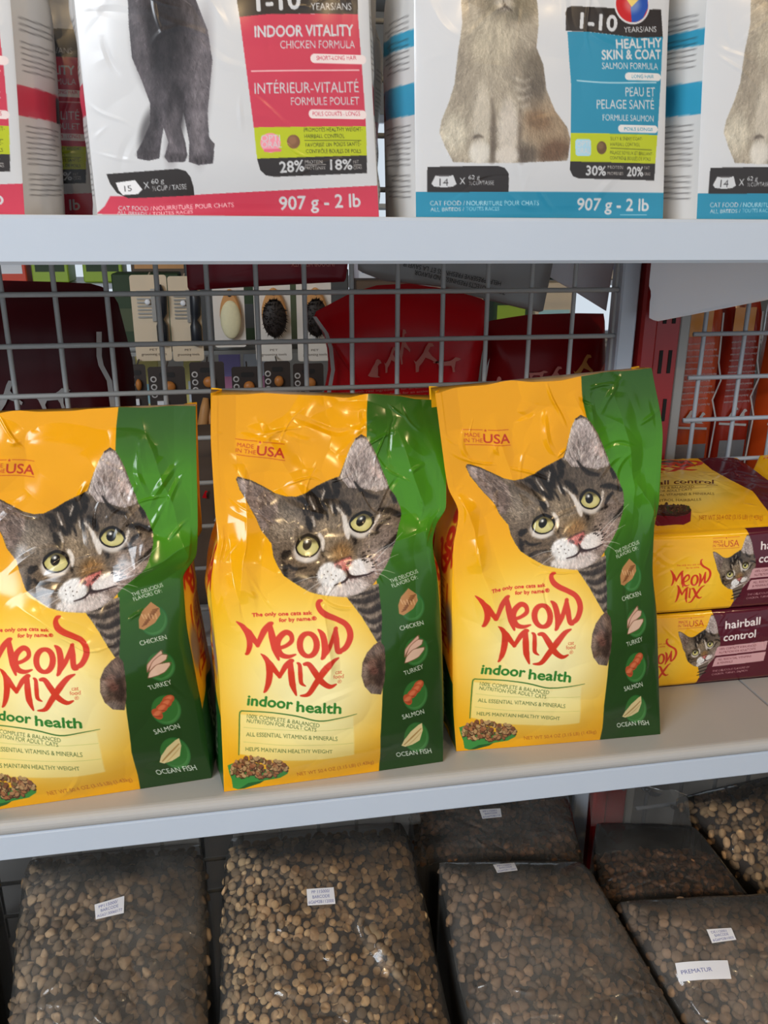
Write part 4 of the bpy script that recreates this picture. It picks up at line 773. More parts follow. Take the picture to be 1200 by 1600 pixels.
pa = pink_front(430, 560); ba = blue_front(420, 560); ps = white_side(40, 300, (206, 70, 90)); bs = white_side(40, 300, (58, 156, 190))
BU = [(0, 0), (.3, .005), (.6, .010), (.85, .009), (1, .001)]
ZU = .0107; UD = [.008, .03, .052, .066, .070]
zu = lambda q: np.clip(1.0-.35*q, .3, 1)
pouch('cat_food_pouch', 'white and pink pouch with a grey cat, whole front facing out', 'pet food bag', 'white pouches on the top shelf', [(0, -.085, .625, .266), (VA, -.0877, .612, .1356), (1, -.0865, .610, .011)], [(0, .095, .625, .274), (VA, .0971, .612, .1436), (1, .1036, .610, .0131)], BU, pa, ps, M_poly, M_side, M_bwhite, UD, .008, 51, .0007, 90, zu, ZU, facets=1)
b1 = pouch('cat_food_pouch', 'white and blue pouch with a sitting cream cat, its round badge in view', 'pet food bag', 'white pouches on the top shelf', [(0, .127, .625, .272), (VA, .1273, .612, .145), (1, .1303, .610, .0112)], [(0, .303, .625, .28), (VA, .3076, .612, .1528), (1, .3187, .610, .0123)], BU, ba, bs, M_poly, M_side, M_bwhite, UD, .010, 63, .0007, 90, zu, ZU, facets=1)
pouch('cat_food_pouch', 'white and blue pouch cut by the picture edge, its panel out of view', 'pet food bag', 'white pouches on the top shelf', [(0, .333, .625, .272), (VA, .3357, .612, .154), (1, .346, .610, .0134)], [(0, .512, .625, .28), (VA, .515, .612, .16), (1, .534, .610, .0134)], BU, ba, bs, M_poly, M_side, M_bwhite, UD, .012, 77, .0007, 90, zu, ZU, facets=1)
pl = pouch('cat_food_pouch', 'white and pink pouch showing mostly its printed side, beside the grey cat pouch', 'pet food bag', 'white pouches on the top shelf', [(0, -.31, .625, .266), (VA, -.312, .612, .1356), (1, -.318, .610, .011)], [(0, -.122, .625, .274), (VA, -.1253, .612, .134), (1, -.1323, .610, .0067)], BU, pa, ps, M_poly, M_side, M_bwhite, UD, .014, 81, .0007, 90, zu, ZU, facets=1)
def copy_thing(o, shift, label, group=None):
    c = o.copy(); C.objects.link(c); c.location = o.location+Vector(shift); c['label'] = label; c['at'] = [a+b for a, b in zip(o['at'], shift)]
    if group: c['group'] = group
    for ch in o.children:
        d = ch.copy(); C.objects.link(d); d.parent = c
        for g in ch.children: e = g.copy(); C.objects.link(e); e.parent = d
    return c
g2 = 'white pouches of the second row, top shelf'
copy_thing(pl, (.0265, .130, 0), 'pink panelled pouch in shade, behind the pouch that shows its printed side', g2)
copy_thing(pl, (.248, .130, 0), 'pouch of the second row seen in the gap beside the blue pouch', g2)
copy_thing(b1, (.190, .130, 0), 'pouch of the second row between the two blue pouches', g2)

# ------------------------------------------------------------------ lying bags with maroon ends
le = lying_end(400, 180); lf = lying_face(420, 520)
def lying_bag(label, x, z, y, seed, top=1.0):
    W, H, D = .20, .086, .285-(y-.70)*.3
    Dp = min(D, YB-.012-y); Dp = .172
    t = thing('hairball_control_bag', label, 'pet food bag', (x+W/2, y+.09, z), 'lying bags with maroon ends')
    # end face
    h, w = le.shape[:2]; u, v = np.meshgrid(np.linspace(0, 1, w), np.linspace(0, 1, h)); e = np.minimum(np.minimum(u, 1-u)*W, np.minimum(v, 1-v)*H)
    rd = .006; k = np.clip(e/rd, 0, 1); bl = .006*np.sin(np.pi*u)**.6*np.sin(np.pi*v)**.6
    P = np.stack([x+u*W, y+rd*(1-np.sqrt(1-(1-k)**2))-bl-.0006*crumple(u*W, v*H, seed, 60, 1.0, None, 1)*k, z+H-v*H], -1)
    mesh_obj('end_panel', P, grid_faces(w, h), M_foil, t, cols=le, smooth=True)
    h, w = lf.shape[:2]; u, v = np.meshgrid(np.linspace(0, 1, w), np.linspace(0, 1, h)); k = np.clip(np.minimum(np.minimum(u, 1-u)*W, (1-v)*Dp+.004)/.010, 0, 1)
    hump = top*(.031*(1-v)**.8+.004*np.sin(np.pi*u)*np.sin(np.pi*v)); drop = -.02*top*np.clip((.05-v)/.05, 0, 1)**2
    P = np.stack([x+u*W, y+rd+(1-v)*(Dp-rd), z+H+hump*k+drop+.0011*top*crumple(u*W, v*Dp, seed+4, 90, 1.0, None, 2)*k-.0015], -1)
    mesh_obj('top_panel', P, grid_faces(w, h), M_foil, t, cols=lf, smooth=True)
    top = P; s = np.linspace(0, 1, 8); vv = np.linspace(0, h-1, 40).astype(int)
    for sg in (0, 1):
        G = np.array([[(top[j, -sg, 0]+(.004 if sg else -.004)*math.sin(math.pi*q), top[j, -sg, 1], top[j, -sg, 2]*(1-q)+z*q) for q in s] for j in vv])
        mesh_obj('side_panel', G, grid_faces(8, 40), M_bum, t, smooth=True)
    G = np.array([[(x, yy, z), (x+W, yy, z)] for yy in np.linspace(y+.002, y+Dp, 6)]+[[(x, y+Dp, top[0, 0, 2]), (x+W, y+Dp, top[0, -1, 2])]])
    mesh_obj('underside', G, grid_faces(2, 7), M_maroon, t)
    return t
lying_bag('lying hairball control cat food bag on top of the two-high stack', .386, -.364, .698, 3)
lying_bag('lying hairball control bag at the bottom of the two-high stack', .361, -.4503, .700, 9, 0.0)
lying_bag('lying hairball control cat food bag mostly out of frame, only its yellow corner in view', .598, -.364, .699, 13)
lying_bag('lower lying hairball control bag under the one with the yellow corner', .596, -.4503, .701, 17, 0.0)

# ------------------------------------------------------------------ clear bags of kibble on the base shelf
M_kib = print_mat('dry kibble', .75, .25); M_core = mat('dark gap filler', (44, 32, 24), .95)  # dark filler core: shade between the pieces is put into its colour
M_film = film_mat('clear bag film', .055, rough=.07); M_film2 = film_mat('hazy bag film', .085, rough=.09); M_film3 = film_mat('clean bag film', .04, rough=.06)
ZB = -.840
class Sack:
    def __init__(s, q, H): s.q = [np.array(a, float) for a in q]; s.H = H; TL, TR, BL, BR = s.q; n = np.cross(TR-TL, TL-BL); s.n = n/np.linalg.norm(n)
    def at(s, u, t, off=0.0, h=True):
        TL, TR, BL, BR = s.q; u = np.asarray(u, float)[..., None]; t = np.asarray(t, float)[..., None]
        u = .5+(u-.5)*(1-.07*np.clip((.16-t)/.16, 0, 1)**2+.012*np.sin(9*t+s.H*300))
        P = (TL*(1-u)+TR*u)*(1-t)+(BL*(1-u)+BR*u)*t
        hh = s.H*np.clip(1-np.abs(2*u-1)**2.6, 0, 1)**.55*np.clip(1-np.clip((.3-t)/.3, 0, 1)**2, 0, 1)**.6 if h else 0
        return P+s.n*(hh+(np.asarray(off)[..., None] if np.ndim(off) else off))
def skirted(P):
    """close a front grid down to the shelf along both sides, the top and the bottom"""
    h, w = P.shape[:2]; out = [(P.reshape(-1, 3), grid_faces(w, h))]
    for E in (P[:, 0], P[::-1, -1], P[0, ::-1], P[-1]):
        k = 6; s = np.linspace(0, 1, k)[:, None]; G = np.repeat(E[None], k, 0).copy(); G[..., 2] = G[..., 2]*(1-s)+(ZB+.001)*s
        c = E.mean(0); m = P.reshape(-1, 3).mean(0); d = c-m; d[2] = 0; d /= np.linalg.norm(d); bul = .002*np.sin(np.pi*s[:, 0])
        G += d[None, None]*bul[:, None, None]; out.append((G.reshape(-1, 3), grid_faces(len(E), k)))
    V = []; F = []; n = 0
    for v, f in out: V.append(v); F.append(f+n); n += len(v)
    return np.concatenate(V), np.concatenate(F)
def unit_kibble(kind):
    seg = 10
    if kind == 'disc': prof = [(.72, .46), (1.0, .2), (1.0, -.2), (.72, -.46)]
    elif kind == 'bean': prof = [(.5, .8), (.85, .45), (.9, -.3), (.5, -.7)]
    else: prof = [(.55, .55), (.95, .18), (.95, -.25), (.5, -.5)]
    v = [(0, 0, prof[0][1]*1.08)]+[(r*math.cos(2*math.pi*k/seg)*(1.0 if kind != 'chunk' else 1+.18*math.cos(6*math.pi*k/seg)), r*math.sin(2*math.pi*k/seg)*(1.0 if kind != 'chunk' else 1+.18*math.cos(6*math.pi*k/seg)), z) for r, z in prof for k in range(seg)]+[(0, 0, prof[-1][1])]
    f = [[0, 1+k, 1+(k+1) % seg] for k in range(seg)]
    for j in range(3): f += [[1+j*seg+k, 1+(j+1)*seg+k, 1+(j+1)*seg+(k+1) % seg] for k in range(seg)]+[[1+j*seg+k, 1+(j+1)*seg+(k+1) % seg, 1+j*seg+(k+1) % seg] for k in range(seg)]
    f += [[1+3*seg+k, len(v)-1, 1+3*seg+(k+1) % seg] for k in range(seg)]
    return np.array(v), np.array(f)
def kibble_mesh(S, t0, t1, r, kind, cols, seed, tilt, layers=2, el=1.0, dark=0):
    rs = np.random.RandomState(seed); W = np.linalg.norm((S.q[1]+S.q[3]-S.q[0]-S.q[2])/2); Lg = np.linalg.norm((S.q[2]+S.q[3]-S.q[0]-S.q[1])/2)
    UV = []
    for ly in range(layers):
        du = 2.0*r/W; dt = 1.8*r*el/Lg; row = 0; t = t0
        while t < t1:
            us = np.arange(.02+(row % 2)*du/2, .985, du); n = len(us)
            UV.append(np.stack([us+rs.uniform(-.36, .36, n)*du, t+rs.uniform(-.42, .42, n)*dt, np.full(n, ly)+rs.uniform(0, .5, n)], 1)); t += dt; row += 1
    UV = np.concatenate(UV); n = len(UV); u = np.clip(UV[:, 0], .01, .99); t = np.clip(UV[:, 1], t0, t1)
    # the mound's top line is uneven
    P = S.at(u, t, -r*(.5+1.0*UV[:, 2]+rs.uniform(0, .7, n))); e = .004; du = S.at(np.clip(u+e, 0, 1), t)-S.at(np.clip(u-e, 0, 1), t); dt = S.at(u, np.clip(t+e, 0, 1))-S.at(u, np.clip(t-e, 0, 1))
    N = np.cross(dt, du); N /= np.linalg.norm(N, axis=1)[:, None]; N[N@S.n < 0] *= -1
    N = N+rs.normal(0, tilt, (n, 3)); N /= np.linalg.norm(N, axis=1)[:, None]
    A = np.cross(N, rs.normal(0, 1, (n, 3))); A /= np.linalg.norm(A, axis=1)[:, None]; Bx = np.cross(N, A)
    v, f = unit_kibble(kind); sc = r*rs.uniform(.78, 1.18, (n, 1, 1)); st = rs.uniform(.75, 1.15, (n, 1, 1))
    V = P[:, None]+sc*(v[None, :, 0:1]*el*A[:, None]+v[None, :, 1:2]*Bx[:, None]*st+v[None, :, 2:3]*N[:, None]*rs.uniform(.8, 1.1, (n, 1, 1)))
    F = (f[None]+np.arange(n)[:, None, None]*len(v)).reshape(-1, 3)
    c = np.array(cols, float)[rs.randint(0, len(cols), n)]*rs.uniform(.72, 1.2, (n, 1)); cc = np.repeat(c[:, None], len(v), 1)*(1+rs.normal(0, .05, (n, len(v), 1)))
    return V.reshape(-1, 3), F, cc.reshape(-1, 3)
def note(S, corners, lines, w=150, h=84, ink=(70, 76, 140), box=None):
    """hand-written paper stuck on the film: corners (u, t) TL TR BR BL"""
    c = np.array(corners, float); a, b = np.meshgrid(np.linspace(0, 1, w), np.linspace(0, 1, h)); UT = (c[0]*(1-a[..., None])+c[1]*a[..., None])*(1-b[..., None])+(c[3]*(1-a[..., None])+c[2]*a[..., None])*b[..., None]
    A = Art(w, h, (224, 222, 224), aff(1/100., 0, 1/60., 0)); A.ell((70, 20), 40, 30, (214, 212, 216), 0, .6, .6)
    for (s, x0, y0, x1, y1, hh) in lines: A.text(s, (x0, y0), (x1, y1), hh, ink, .0)
    P = S.at(UT[..., 0], UT[..., 1], .0035)
    return P, grid_faces(w, h), A.result()
def kibble_bag(label, q, H, t0, r, kind, cols, seed, film, tilt=.5, notes=(), mouth=None, milkfold=(), el=1.0, wr=.0028, fold=None, group='clear bags of kibble on the base shelf'):
    S = Sack(q, H); c = np.mean(S.q, 0); t = thing('kibble_bag', label, 'kibble bag', (c[0], c[1], ZB), group)
    V, F, cc = kibble_mesh(S, t0, .995, r, kind, cols, seed, tilt, el=el)
    tag(mesh_obj('kibble', V, F, M_kib, t, cols=cc, smooth=True), kind='stuff')
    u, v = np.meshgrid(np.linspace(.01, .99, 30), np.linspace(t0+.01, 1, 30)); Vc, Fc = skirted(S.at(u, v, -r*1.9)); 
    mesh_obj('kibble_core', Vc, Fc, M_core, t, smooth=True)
    u, v = np.meshgrid(np.linspace(0, 1, 200), np.linspace(0, 1, 260)); W = np.linalg.norm(S.q[1]-S.q[0]); Lg = np.linalg.norm(S.q[2]-S.q[0])
    edge = np.clip(np.minimum(u, 1-u)/.04, 0, 1)
    off = .0022+.5*wr*(vnoise(u*9, v*11, seed)-.3)+wr*np.clip(crumple(u*W, v*Lg, seed+2, 130, 1.0, lambda z: .25+.75*z, 1), -.8, 3)*(.25+.75*np.clip((v-.35)/.4, 0, 1))
    if fold:                                      # one long slack fold in the film
        ax, ay = fold[0]*W, fold[1]*Lg; dx, dy = (fold[2]-fold[0])*W, (fold[3]-fold[1])*Lg; LL = math.hypot(dx, dy); tt = ((u*W-ax)*dx+(v*Lg-ay)*dy)/LL**2; qq = ((u*W-ax)*dy-(v*Lg-ay)*dx)/LL
        off = off+fold[5]*np.clip(1-np.abs(qq)/(fold[4]*np.clip(.25+tt, .2, 1)*.5), 0, 1)*np.clip(np.minimum(tt, 1-tt)/.25, 0, 1)
    P = S.at(u, v, off*edge); Vf, Ff = skirted(P); mesh_obj('film', Vf, Ff, film, t, smooth=True)
    for k, (nt, lines) in enumerate(notes):
        Pn, Fn, An = note(S, nt, lines); tag(mesh_obj('paper_label', Pn, Fn, M_plain, t, cols=An, smooth=True), 'white paper label with blue handwriting')
    if mouth is not None:                         # empty end of the bag beyond the kibble, pressed flat
        a, b, l, lift, sl = mouth; uu, vv = np.meshgrid(np.linspace(a, b, 90), np.linspace(0, 1, 30)); base = S.at(uu, uu*0); d = S.q[0]-S.q[2]; d = d/np.linalg.norm(d)
        ln = l*(1+sl*(uu-.5)); G = base+d*(vv*ln)[..., None]; G[..., 2] += lift*vv+.006*(vnoise(uu*7, vv*3, seed+5)-.5)*vv+.003*crumple(uu*W, vv*l, seed+6, 20, 1.0, None, 1)*vv*.5
        G2 = G[::-1].copy(); G2[..., 2] -= .0035*(1-np.linspace(1, 0, 30))[:, None]; GG = np.concatenate([G, G2]); mesh_obj('bag_mouth', GG, grid_faces(90, 60), film, t, smooth=True)
    return t
KA = ((142, 118, 90), (122, 100, 76), (158, 132, 102), (108, 88, 68)); KB = ((172, 142, 104), (150, 124, 92), (186, 156, 116), (132, 108, 80), (160, 130, 96)); KC = ((120, 94, 70), (104, 80, 60), (136, 108, 82)); KF = ((112, 78, 52), (96, 66, 44), (130, 92, 62)); KH = ((166, 134, 96), (140, 110, 78), (184, 150, 112))
QA = ((-.2507, .7715, -.6343), (-.0612, .7676, -.6361), (-.2384, .5865, -.7167), (-.0580, .5709, -.7236)); QB = ((-.0404, .7706, -.6347), (.1634, .7652, -.6371), (-.0525, .5624, -.7274), (.1705, .5382, -.7382))
QC = ((.1852, .7197, -.6574), (.3541, .7006, -.6659), (.1871, .5331, -.7405), (.4031, .5081, -.7516)); QD = ((.3699, .6587, -.6845), (.5908, .6425, -.6918), (.4159, .5043, -.7533), (.6296, .4789, -.7646))
QE = ((-.4611, .7923, -.6251), (-.2756, .7743, -.6331), (-.4197, .61, -.7062), (-.2556, .5874, -.7163))
QF = ((.187, .862, -.6740), (.398, .862, -.6938), (.1733, .765, -.6987), (.379, .758, -.7189))
QG = ((.4040, .79, -.6920), (.535, .775, -.7040), (.3700, .685, -.7100), (.5450, .672, -.7185))
QH = ((.5420, .845, -.717), (.7383, .845, -.6958), (.583, .70, -.7490), (.76, .69, -.7436))
kibble_bag('clear bag of blunt brown kibble beside the bag of round tan discs', QA, .035, .04, .0054, 'chunk', KA, 101, M_film2, .4, [(((.43, .34), (.58, .31), (.58, .39), (.44, .41)), [('PP115000/', 14, 20, 78, 18, 11), ('BARCODE', 20, 36, 80, 34, 11), ('AG62130060177', 6, 53, 94, 51, 10)])], mouth=(0, 1, .05, .01, .4))
kibble_bag('clear bag of round tan kibble discs below the middle yellow bag', QB, .035, .055, .0045, 'disc', KB, 102, M_film, .4, [(((.41, .34), (.54, .34), (.54, .41), (.41, .41)), [('PP 115000/', 18, 18, 84, 17, 11), ('BARCODE', 20, 36, 82, 35, 11), ('6G6M2B112000', 5, 54, 95, 53, 11)])], mouth=(0, 1.13, .075, .016, .5), wr=.0034, fold=(.62, .46, .86, .78, .030, .006))
kibble_bag('hazy bag of flat dark kibble with its label at the top seam', QC, .030, .04, .0053, 'chunk', KC, 103, M_film2, .35, [(((.34, .05), (.49, .035), (.475, .095), (.34, .11)), [('PP115001', 16, 20, 80, 19, 11), ('BARCODE', 20, 36, 80, 35, 11), ('6G6M2B112001', 6, 54, 94, 52, 10)])])
kibble_bag('hazy bag of dark kibble carrying two labels, one of them wide and plain', QD, .030, .03, .0053, 'disc', KC, 104, M_film2, .35, [(((.28, .26), (.40, .26), (.385, .33), (.265, .34)), [('DE115001', 14, 20, 76, 18, 11), ('BARCODE', 22, 36, 78, 34, 12), ('6G6M2B1003', 8, 54, 92, 52, 11)]), (((.065, .42), (.285, .44), (.25, .54), (.04, .52)), [('PREMATUR', 8, 38, 66, 34, 13)])])
kibble_bag('kibble bag at the frame edge beside the bag of blunt brown kibble', QE, .035, .03, .0050, 'chunk', KA, 105, M_film2, .4)
kibble_bag('dark kibble bag in the rear row, half hidden under the shelf, label at its top', QF, .018, .02, .0046, 'chunk', KF, 106, M_film2, .5, [(((.39, .42), (.52, .41), (.52, .53), (.40, .55)), [('PP115001', 14, 20, 80, 18, 11), ('BARCODE', 20, 36, 80, 34, 11), ('6G6M2B115', 6, 54, 94, 52, 10)])], group='clear bags of kibble in the rear row')
kibble_bag('slack clear bag half empty, dark reddish kibble in its lower half', QG, .012, .42, .0044, 'chunk', KF, 107, M_film3, .5, mouth=(-.06, 1, .055, .012, -.5), wr=.003, group='clear bags of kibble in the rear row')
kibble_bag('clear bag of long brown kibble leaning at the rear beside the slack bag', QH, .030, .08, .0052, 'bean', KH, 108, M_film3, .9, mouth=(0, 1, .03, .006, .2), el=1.5, wr=.0024, group='clear bags of kibble in the rear row')

# ------------------------------------------------------------------ far side of the wire
def outline_bag(name, label, cat, pts, y, th, m, prints=(), group=None, parts=(), loc=None, n=90, flat=8):
    """filled pouch with an uneven outline; pts (x, z). prints: ([(x, z)...], material index) lying on its near face"""
    p = np.array(pts, float); q = np.vstack([p, p[:1]]); s = np.concatenate([[0], np.cumsum(np.hypot(*np.diff(q, axis=0).T))]); tt = np.linspace(0, s[-1], n, endpoint=False); O = np.stack([np.interp(tt, s, q[:, k]) for k in (0, 1)], 1)
    c = (O.min(0)+O.max(0))/2; ks = [1.0, .97, .93, .86, .72, .5, .25]; V = []; rs = np.random.RandomState(len(label)); M = m if isinstance(m, (list, tuple)) else [m]
    for sg in (-1, 1):
        for k in ks:
            xy = c+k*(O-c); V += [(x, y+sg*th/2*(1-k**flat)+(.004*(vnoise(np.array(x*30), np.array(z*30), 7)-.5) if k < .95 else 0), z) for x, z in xy]
        V.append((c[0], y+sg*th/2, c[1]))
    r = len(ks); F = []; half = r*n+1
    for h in (0, 1):
        o = h*half
        for j in range(r-1): F += [[o+j*n+i, o+j*n+(i+1) % n, o+(j+1)*n+(i+1) % n, o+(j+1)*n+i] for i in range(n)]
        F += [[o+(r-1)*n+i, o+(r-1)*n+(i+1) % n, o+r*n] for i in range(n)]
    mb = MB().add(V, F); yd = y-th/2-.0035
    for poly, mi in prints:
        if isinstance(poly, tuple):               # lettering: (string, x0, z0, x1, z1, cap height)
            st, x0, z0, x1, z1, hh = poly; v, t, w = text_tris(st, .0); d = np.array([x1-x0, z1-z0]); L = np.hypot(*d); upv = np.array([-d[1], d[0]])/L*(1 if hh > 0 else 1)
            Q = np.array([x0, z0])+np.outer(v[:, 0]/w, d)+np.outer(v[:, 1]/CAP*hh, upv); mb.add([(a, yd, b) for a, b in Q], [list(map(int, k)) for k in t], mi)
        else: mb.add([(x, yd, z) for x, z in poly], [list(range(len(poly)))], mi)
    t = thing(name, label, cat, (c[0], y, O[:, 1].min()), group); o = mb.build('pouch', M, t)
    o.data.polygons.foreach_set('use_smooth', np.array([len(f) <= 4 for f in mb.f]))
    return t
WALK = [(0, .55), (.06, .50), (.18, .62), (.30, .60), (.62, .62), (.72, .70), (.80, .80), (.90, .78), (1, .70), (.92, .62), (.82, .58), (.80, .42), (.78, .2), (.80, .02), (.72, 0), (.70, .22), (.66, .36), (.40, .36), (.34, .2), (.36, .02), (.27, 0), (.24, .2), (.20, .42), (.14, .52), (.05, .60)]
SIT = [(.05, .12), (.2, .05), (.65, 0), (.85, .02), (.7, .1), (.72, .4), (.7, .6), (.8, .72), (.95, .76), (.86, .9), (.7, .98), (.58, .92), (.5, .75), (.35, .55), (.2, .3)]
JUMP = [(.1, 0), (.22, .02), (.24, .2), (.4, .36), (.5, .5), (.75, .42), (.95, .32), (1, .4), (.78, .55), (.62, .72), (.7, .86), (.86, .88), (.8, .98), (.62, 1), (.52, .88), (.4, .66), (.22, .46), (.1, .36), (0, .42), (.08, .28)]
def dog(shape, x, z, w, h, ang=0):
    a = math.radians(ang); return [(x+(px*w*math.cos(a)-pz*h*math.sin(a)), z+(px*w*math.sin(a)+pz*h*math.cos(a))) for px, pz in shape]
def strip(pts, w): 
    p = np.array(pts, float); o = np.array([[w, 0]]); return [tuple(a) for a in p]+[tuple(a) for a in (p+o)[::-1]]
ZR = -.4505
outline_bag('dog_food_bag', 'very dark maroon bag with a grey walking dog, standing behind the wire', 'pet food bag', [(-.30, ZR), (-.30, -.053), (-.247, -.050), (-.188, -.052), (-.150, -.054), (-.137, -.060), (-.128, -.069), (-.122, -.107), (-.117, -.140), (-.118, -.22), (-.12, ZR)], .985, .07, [M_maroon, M_lgrey],
    [(dog(WALK, -.224, -.186, .044, .028, 3), 1), (dog(JUMP, -.262, -.192, .03, .04), 1), (strip([(-.1475, -.102), (-.1500, -.128), (-.149, -.138), (-.1420, -.155), (-.1405, -.21), (-.142, -.26)], .0055), 1)], 'dark red bags behind the wire')
ln = []
for k in range(6): ln.append((('made with real ingredients for an active life and a healthy coat'[:58-k*3]), .118+.004*(k % 2), -.178-.0052*k, .262-.006*(k % 3), -.172-.0050*k, .0028))
outline_bag('dog_food_bag', 'bright crimson bag with a row of pale dogs, torn white edge, behind the wire', 'pet food bag', [(.095, ZR), (.095, -.206), (.100, -.185), (.107, -.150), (.105, -.125), (.100, -.108), (.087, -.090), (.135, -.066), (.165, -.058), (.203, -.056), (.245, -.062), (.285, -.072), (.301, -.077), (.299, -.114), (.294, -.15), (.290, -.2), (.292, ZR)], .985, .06, [M_crim, M_ghost, M_lgrey],
    [(dog(SIT, .148, -.160, .018, .022), 1), (dog(JUMP, .168, -.155, .017, .03), 1), (dog(JUMP, .187, -.146, .014, .04, 8), 1), (dog(JUMP, .203, -.155, .028, .034), 1), (dog(WALK, .226, -.156, .034, .022), 1), (strip([(.086, -.0895), (.099, -.108), (.104, -.125), (.106, -.150), (.099, -.185), (.0945, -.205)], .0045), 2), ([(.292, -.15), (.295, -.14), (.288, -.2), (.285, -.2)], 2)]+[(l, 1) for l in ln], 'dark red bags behind the wire')
outline_bag('dog_food_bag', 'dark red bag with small running dogs, behind the wire by the white end strip', 'pet food bag', [(.300, ZR), (.304, -.104), (.33, -.100), (.361, -.096), (.42, -.095), (.462, -.096), (.468, -.15), (.47, ZR)], 1.01, .06, [M_brick, M_ghost, M_tan],
    [(dog(WALK, .348, -.170, .03, .014, -5), 1), (dog(JUMP, .376, -.182, .024, .026), 1), (dog(JUMP, .412, -.176, .026, .034), 2), (dog(JUMP, .440, -.178, .02, .024), 1), (dog(SIT, .306, -.186, .014, .02), 1)], 'dark red bags behind the wire')
# pouches hung by their tails behind the wire, printing upside down
def hung(label, pts, y, th, m, prints):
    t = outline_bag('hanging_pouch', label, 'pouch', pts, y, th, m, prints, 'pouches hanging behind the wire', flat=14); return t
hung('dark maroon hanging pouch with upside-down lettering, above the carded brushes', [(-.047, .0), (-.047, -.022), (-.0475, -.0585), (.036, -.0545), (.121, -.0505), (.125, -.022), (.126, .0)], .928, .012, [M_wine, M_ghost], [(('INDOOR VITALITY', .108, -.0285, .062, -.0285, .0058), 1)])
hung('grey hanging pouch with slanting upside-down print, above the crimson bag', [(.137, .0), (.137, -.040), (.166, -.051), (.231, -.058), (.288, -.073), (.330, -.083), (.355, -.088), (.361, -.05), (.368, .0)], .945, .012, [M_grfilm, M_black], [(('HELPS PRESERVE FRESHNESS ET LA SAVEUR', .300, -.052, .186, -.030, .0050), 1), (('ZIPPER PROTECTS FRESHNESS AND FLAVOR', .306, -.062, .200, -.039, .0050), 1)])
outline_bag('hanging_paper', 'white paper sheet hanging behind the wire near the red post', 'paper', [(.372, .0), (.370, -.025), (.3665, -.048), (.405, -.068), (.443, -.089), (.446, -.05), (.452, .0)], .965, .003, [M_paper], flat=30)
outline_bag('hanging_paper', 'large white paper sheet hanging in front of the red post, torn corner', 'paper', [(.432, .004), (.4335, -.030), (.4335, -.052), (.4375, -.060), (.4365, -.068), (.4375, -.0855), (.4465, -.0895), (.51, -.079), (.572, -.0685), (.609, -.061), (.612, .004)], .845, .003, [M_paper], flat=30)
for k, (x, w, lab) in enumerate(((.530, .062, 'orange pouch with a grey dog panel, first past the red post'), (.600, .052, 'rust red pouch with a silver foot, second past the red post'), (.660, .085, 'orange and amber pouch, third past the red post'))):
    zt = -.062-.004*k; pr = [([(x+.004, -.118), (x+w*.62, -.118), (x+w*.62, -.085), (x+.004, -.085)] if k != 2 else [(x+.004, -.150), (x+w, -.150), (x+w, -.09), (x+.004, -.09)], 1), (strip([(x+w-.012, -.09), (x+w-.010, -.15), (x+w-.004, -.172), (x+w-.012, -.196), (x+w-.004, -.22), (x+w-.008, -.30)], .0022), 2), ([(x+.006, -.252), (x+w*.8, -.252), (x+w*.8, -.320), (x+.006, -.320)], 3), ([(x+.002, -.228), (x+w*.78, -.231), (x+w*.78, -.234), (x+.002, -.231)], 2), (dog(SIT, x+w*.22, -.225, .016, .017), 2), (dog(SIT, x+w*.5, -.226, .014, .015), 2)]
    for j in range(11): pr.append((('complete and balanced food for growing dogs', x+.005, -.128-.0075*j, x+w*(.72+.06*(j % 3)), -.127-.0075*j, .0026), 2))
    outline_bag('dog_food_pouch', lab, 'pet food bag', [(x, ZR), (x, -.2), (x+.003, -.12), (x+.002, zt), (x+w-.002, zt-.002), (x+w, -.12), (x+w+.003, -.2), (x+w, ZR)], .965+.012*(k % 2), .05, [(M_orange, M_rust, M_orange)[k], M_amber, M_lgrey, M_silv], pr, 'orange pouches behind the pale wire')

# ------------------------------------------------------------------ carded grooming tools on the next rack
YC = 1.86
tag(MB().tube([(-1.2, YC+.05, .0), (1.4, YC+.05, .0)], .006, 8).tube([(-1.2, YC+.05, -.245), (1.4, YC+.05, -.245)], .006, 8).tube([(-1.2, YC+.05, -.40), (1.4, YC+.05, -.40)], .006, 8).tube([(-1.0, YC+.056, -1.40), (-1.0, YC+.056, .5)], .012, 8).tube([(1.2, YC+.056, -1.40), (1.2, YC+.056, .5)], .012, 8).build('display_rack', M_greys, base=(0, YC, -1.4)), 'steel display rack that the carded grooming tools hang from', 'rack')
def card(name, label, x0, x1, z0, z1, m, y, group, foot=True):
    t = thing(name, label, 'grooming tool', ((x0+x1)/2, y, z0), group); r = .006
    MB().prism(rrect(x0, z0, x1, z1, r), y, y+.0015).tube([((x0+x1)/2, y+.001, z1-.004), ((x0+x1)/2, y+.055, z1+.002)], .0018, 6).build('card', [m], t)
    if foot:
        mb = MB(); v, tr, w = text_tris('\u25aa NATURAL \u25aa', 0); cx = (x0+x1)/2
        for s, z, hh, k in (('PET', z0+.022, .0045, .22), ('grooming tools', z0+.012, .0055, .7)):
            v, tr, w = text_tris(s, 0); W = (x1-x0)*k; mb.add([(cx-W/2+q[0]/w*W, y-.0006, z+q[1]/CAP*hh) for q in v], [list(map(int, a)) for a in tr])
        mb.build('print', [M_brn], t)
    return t
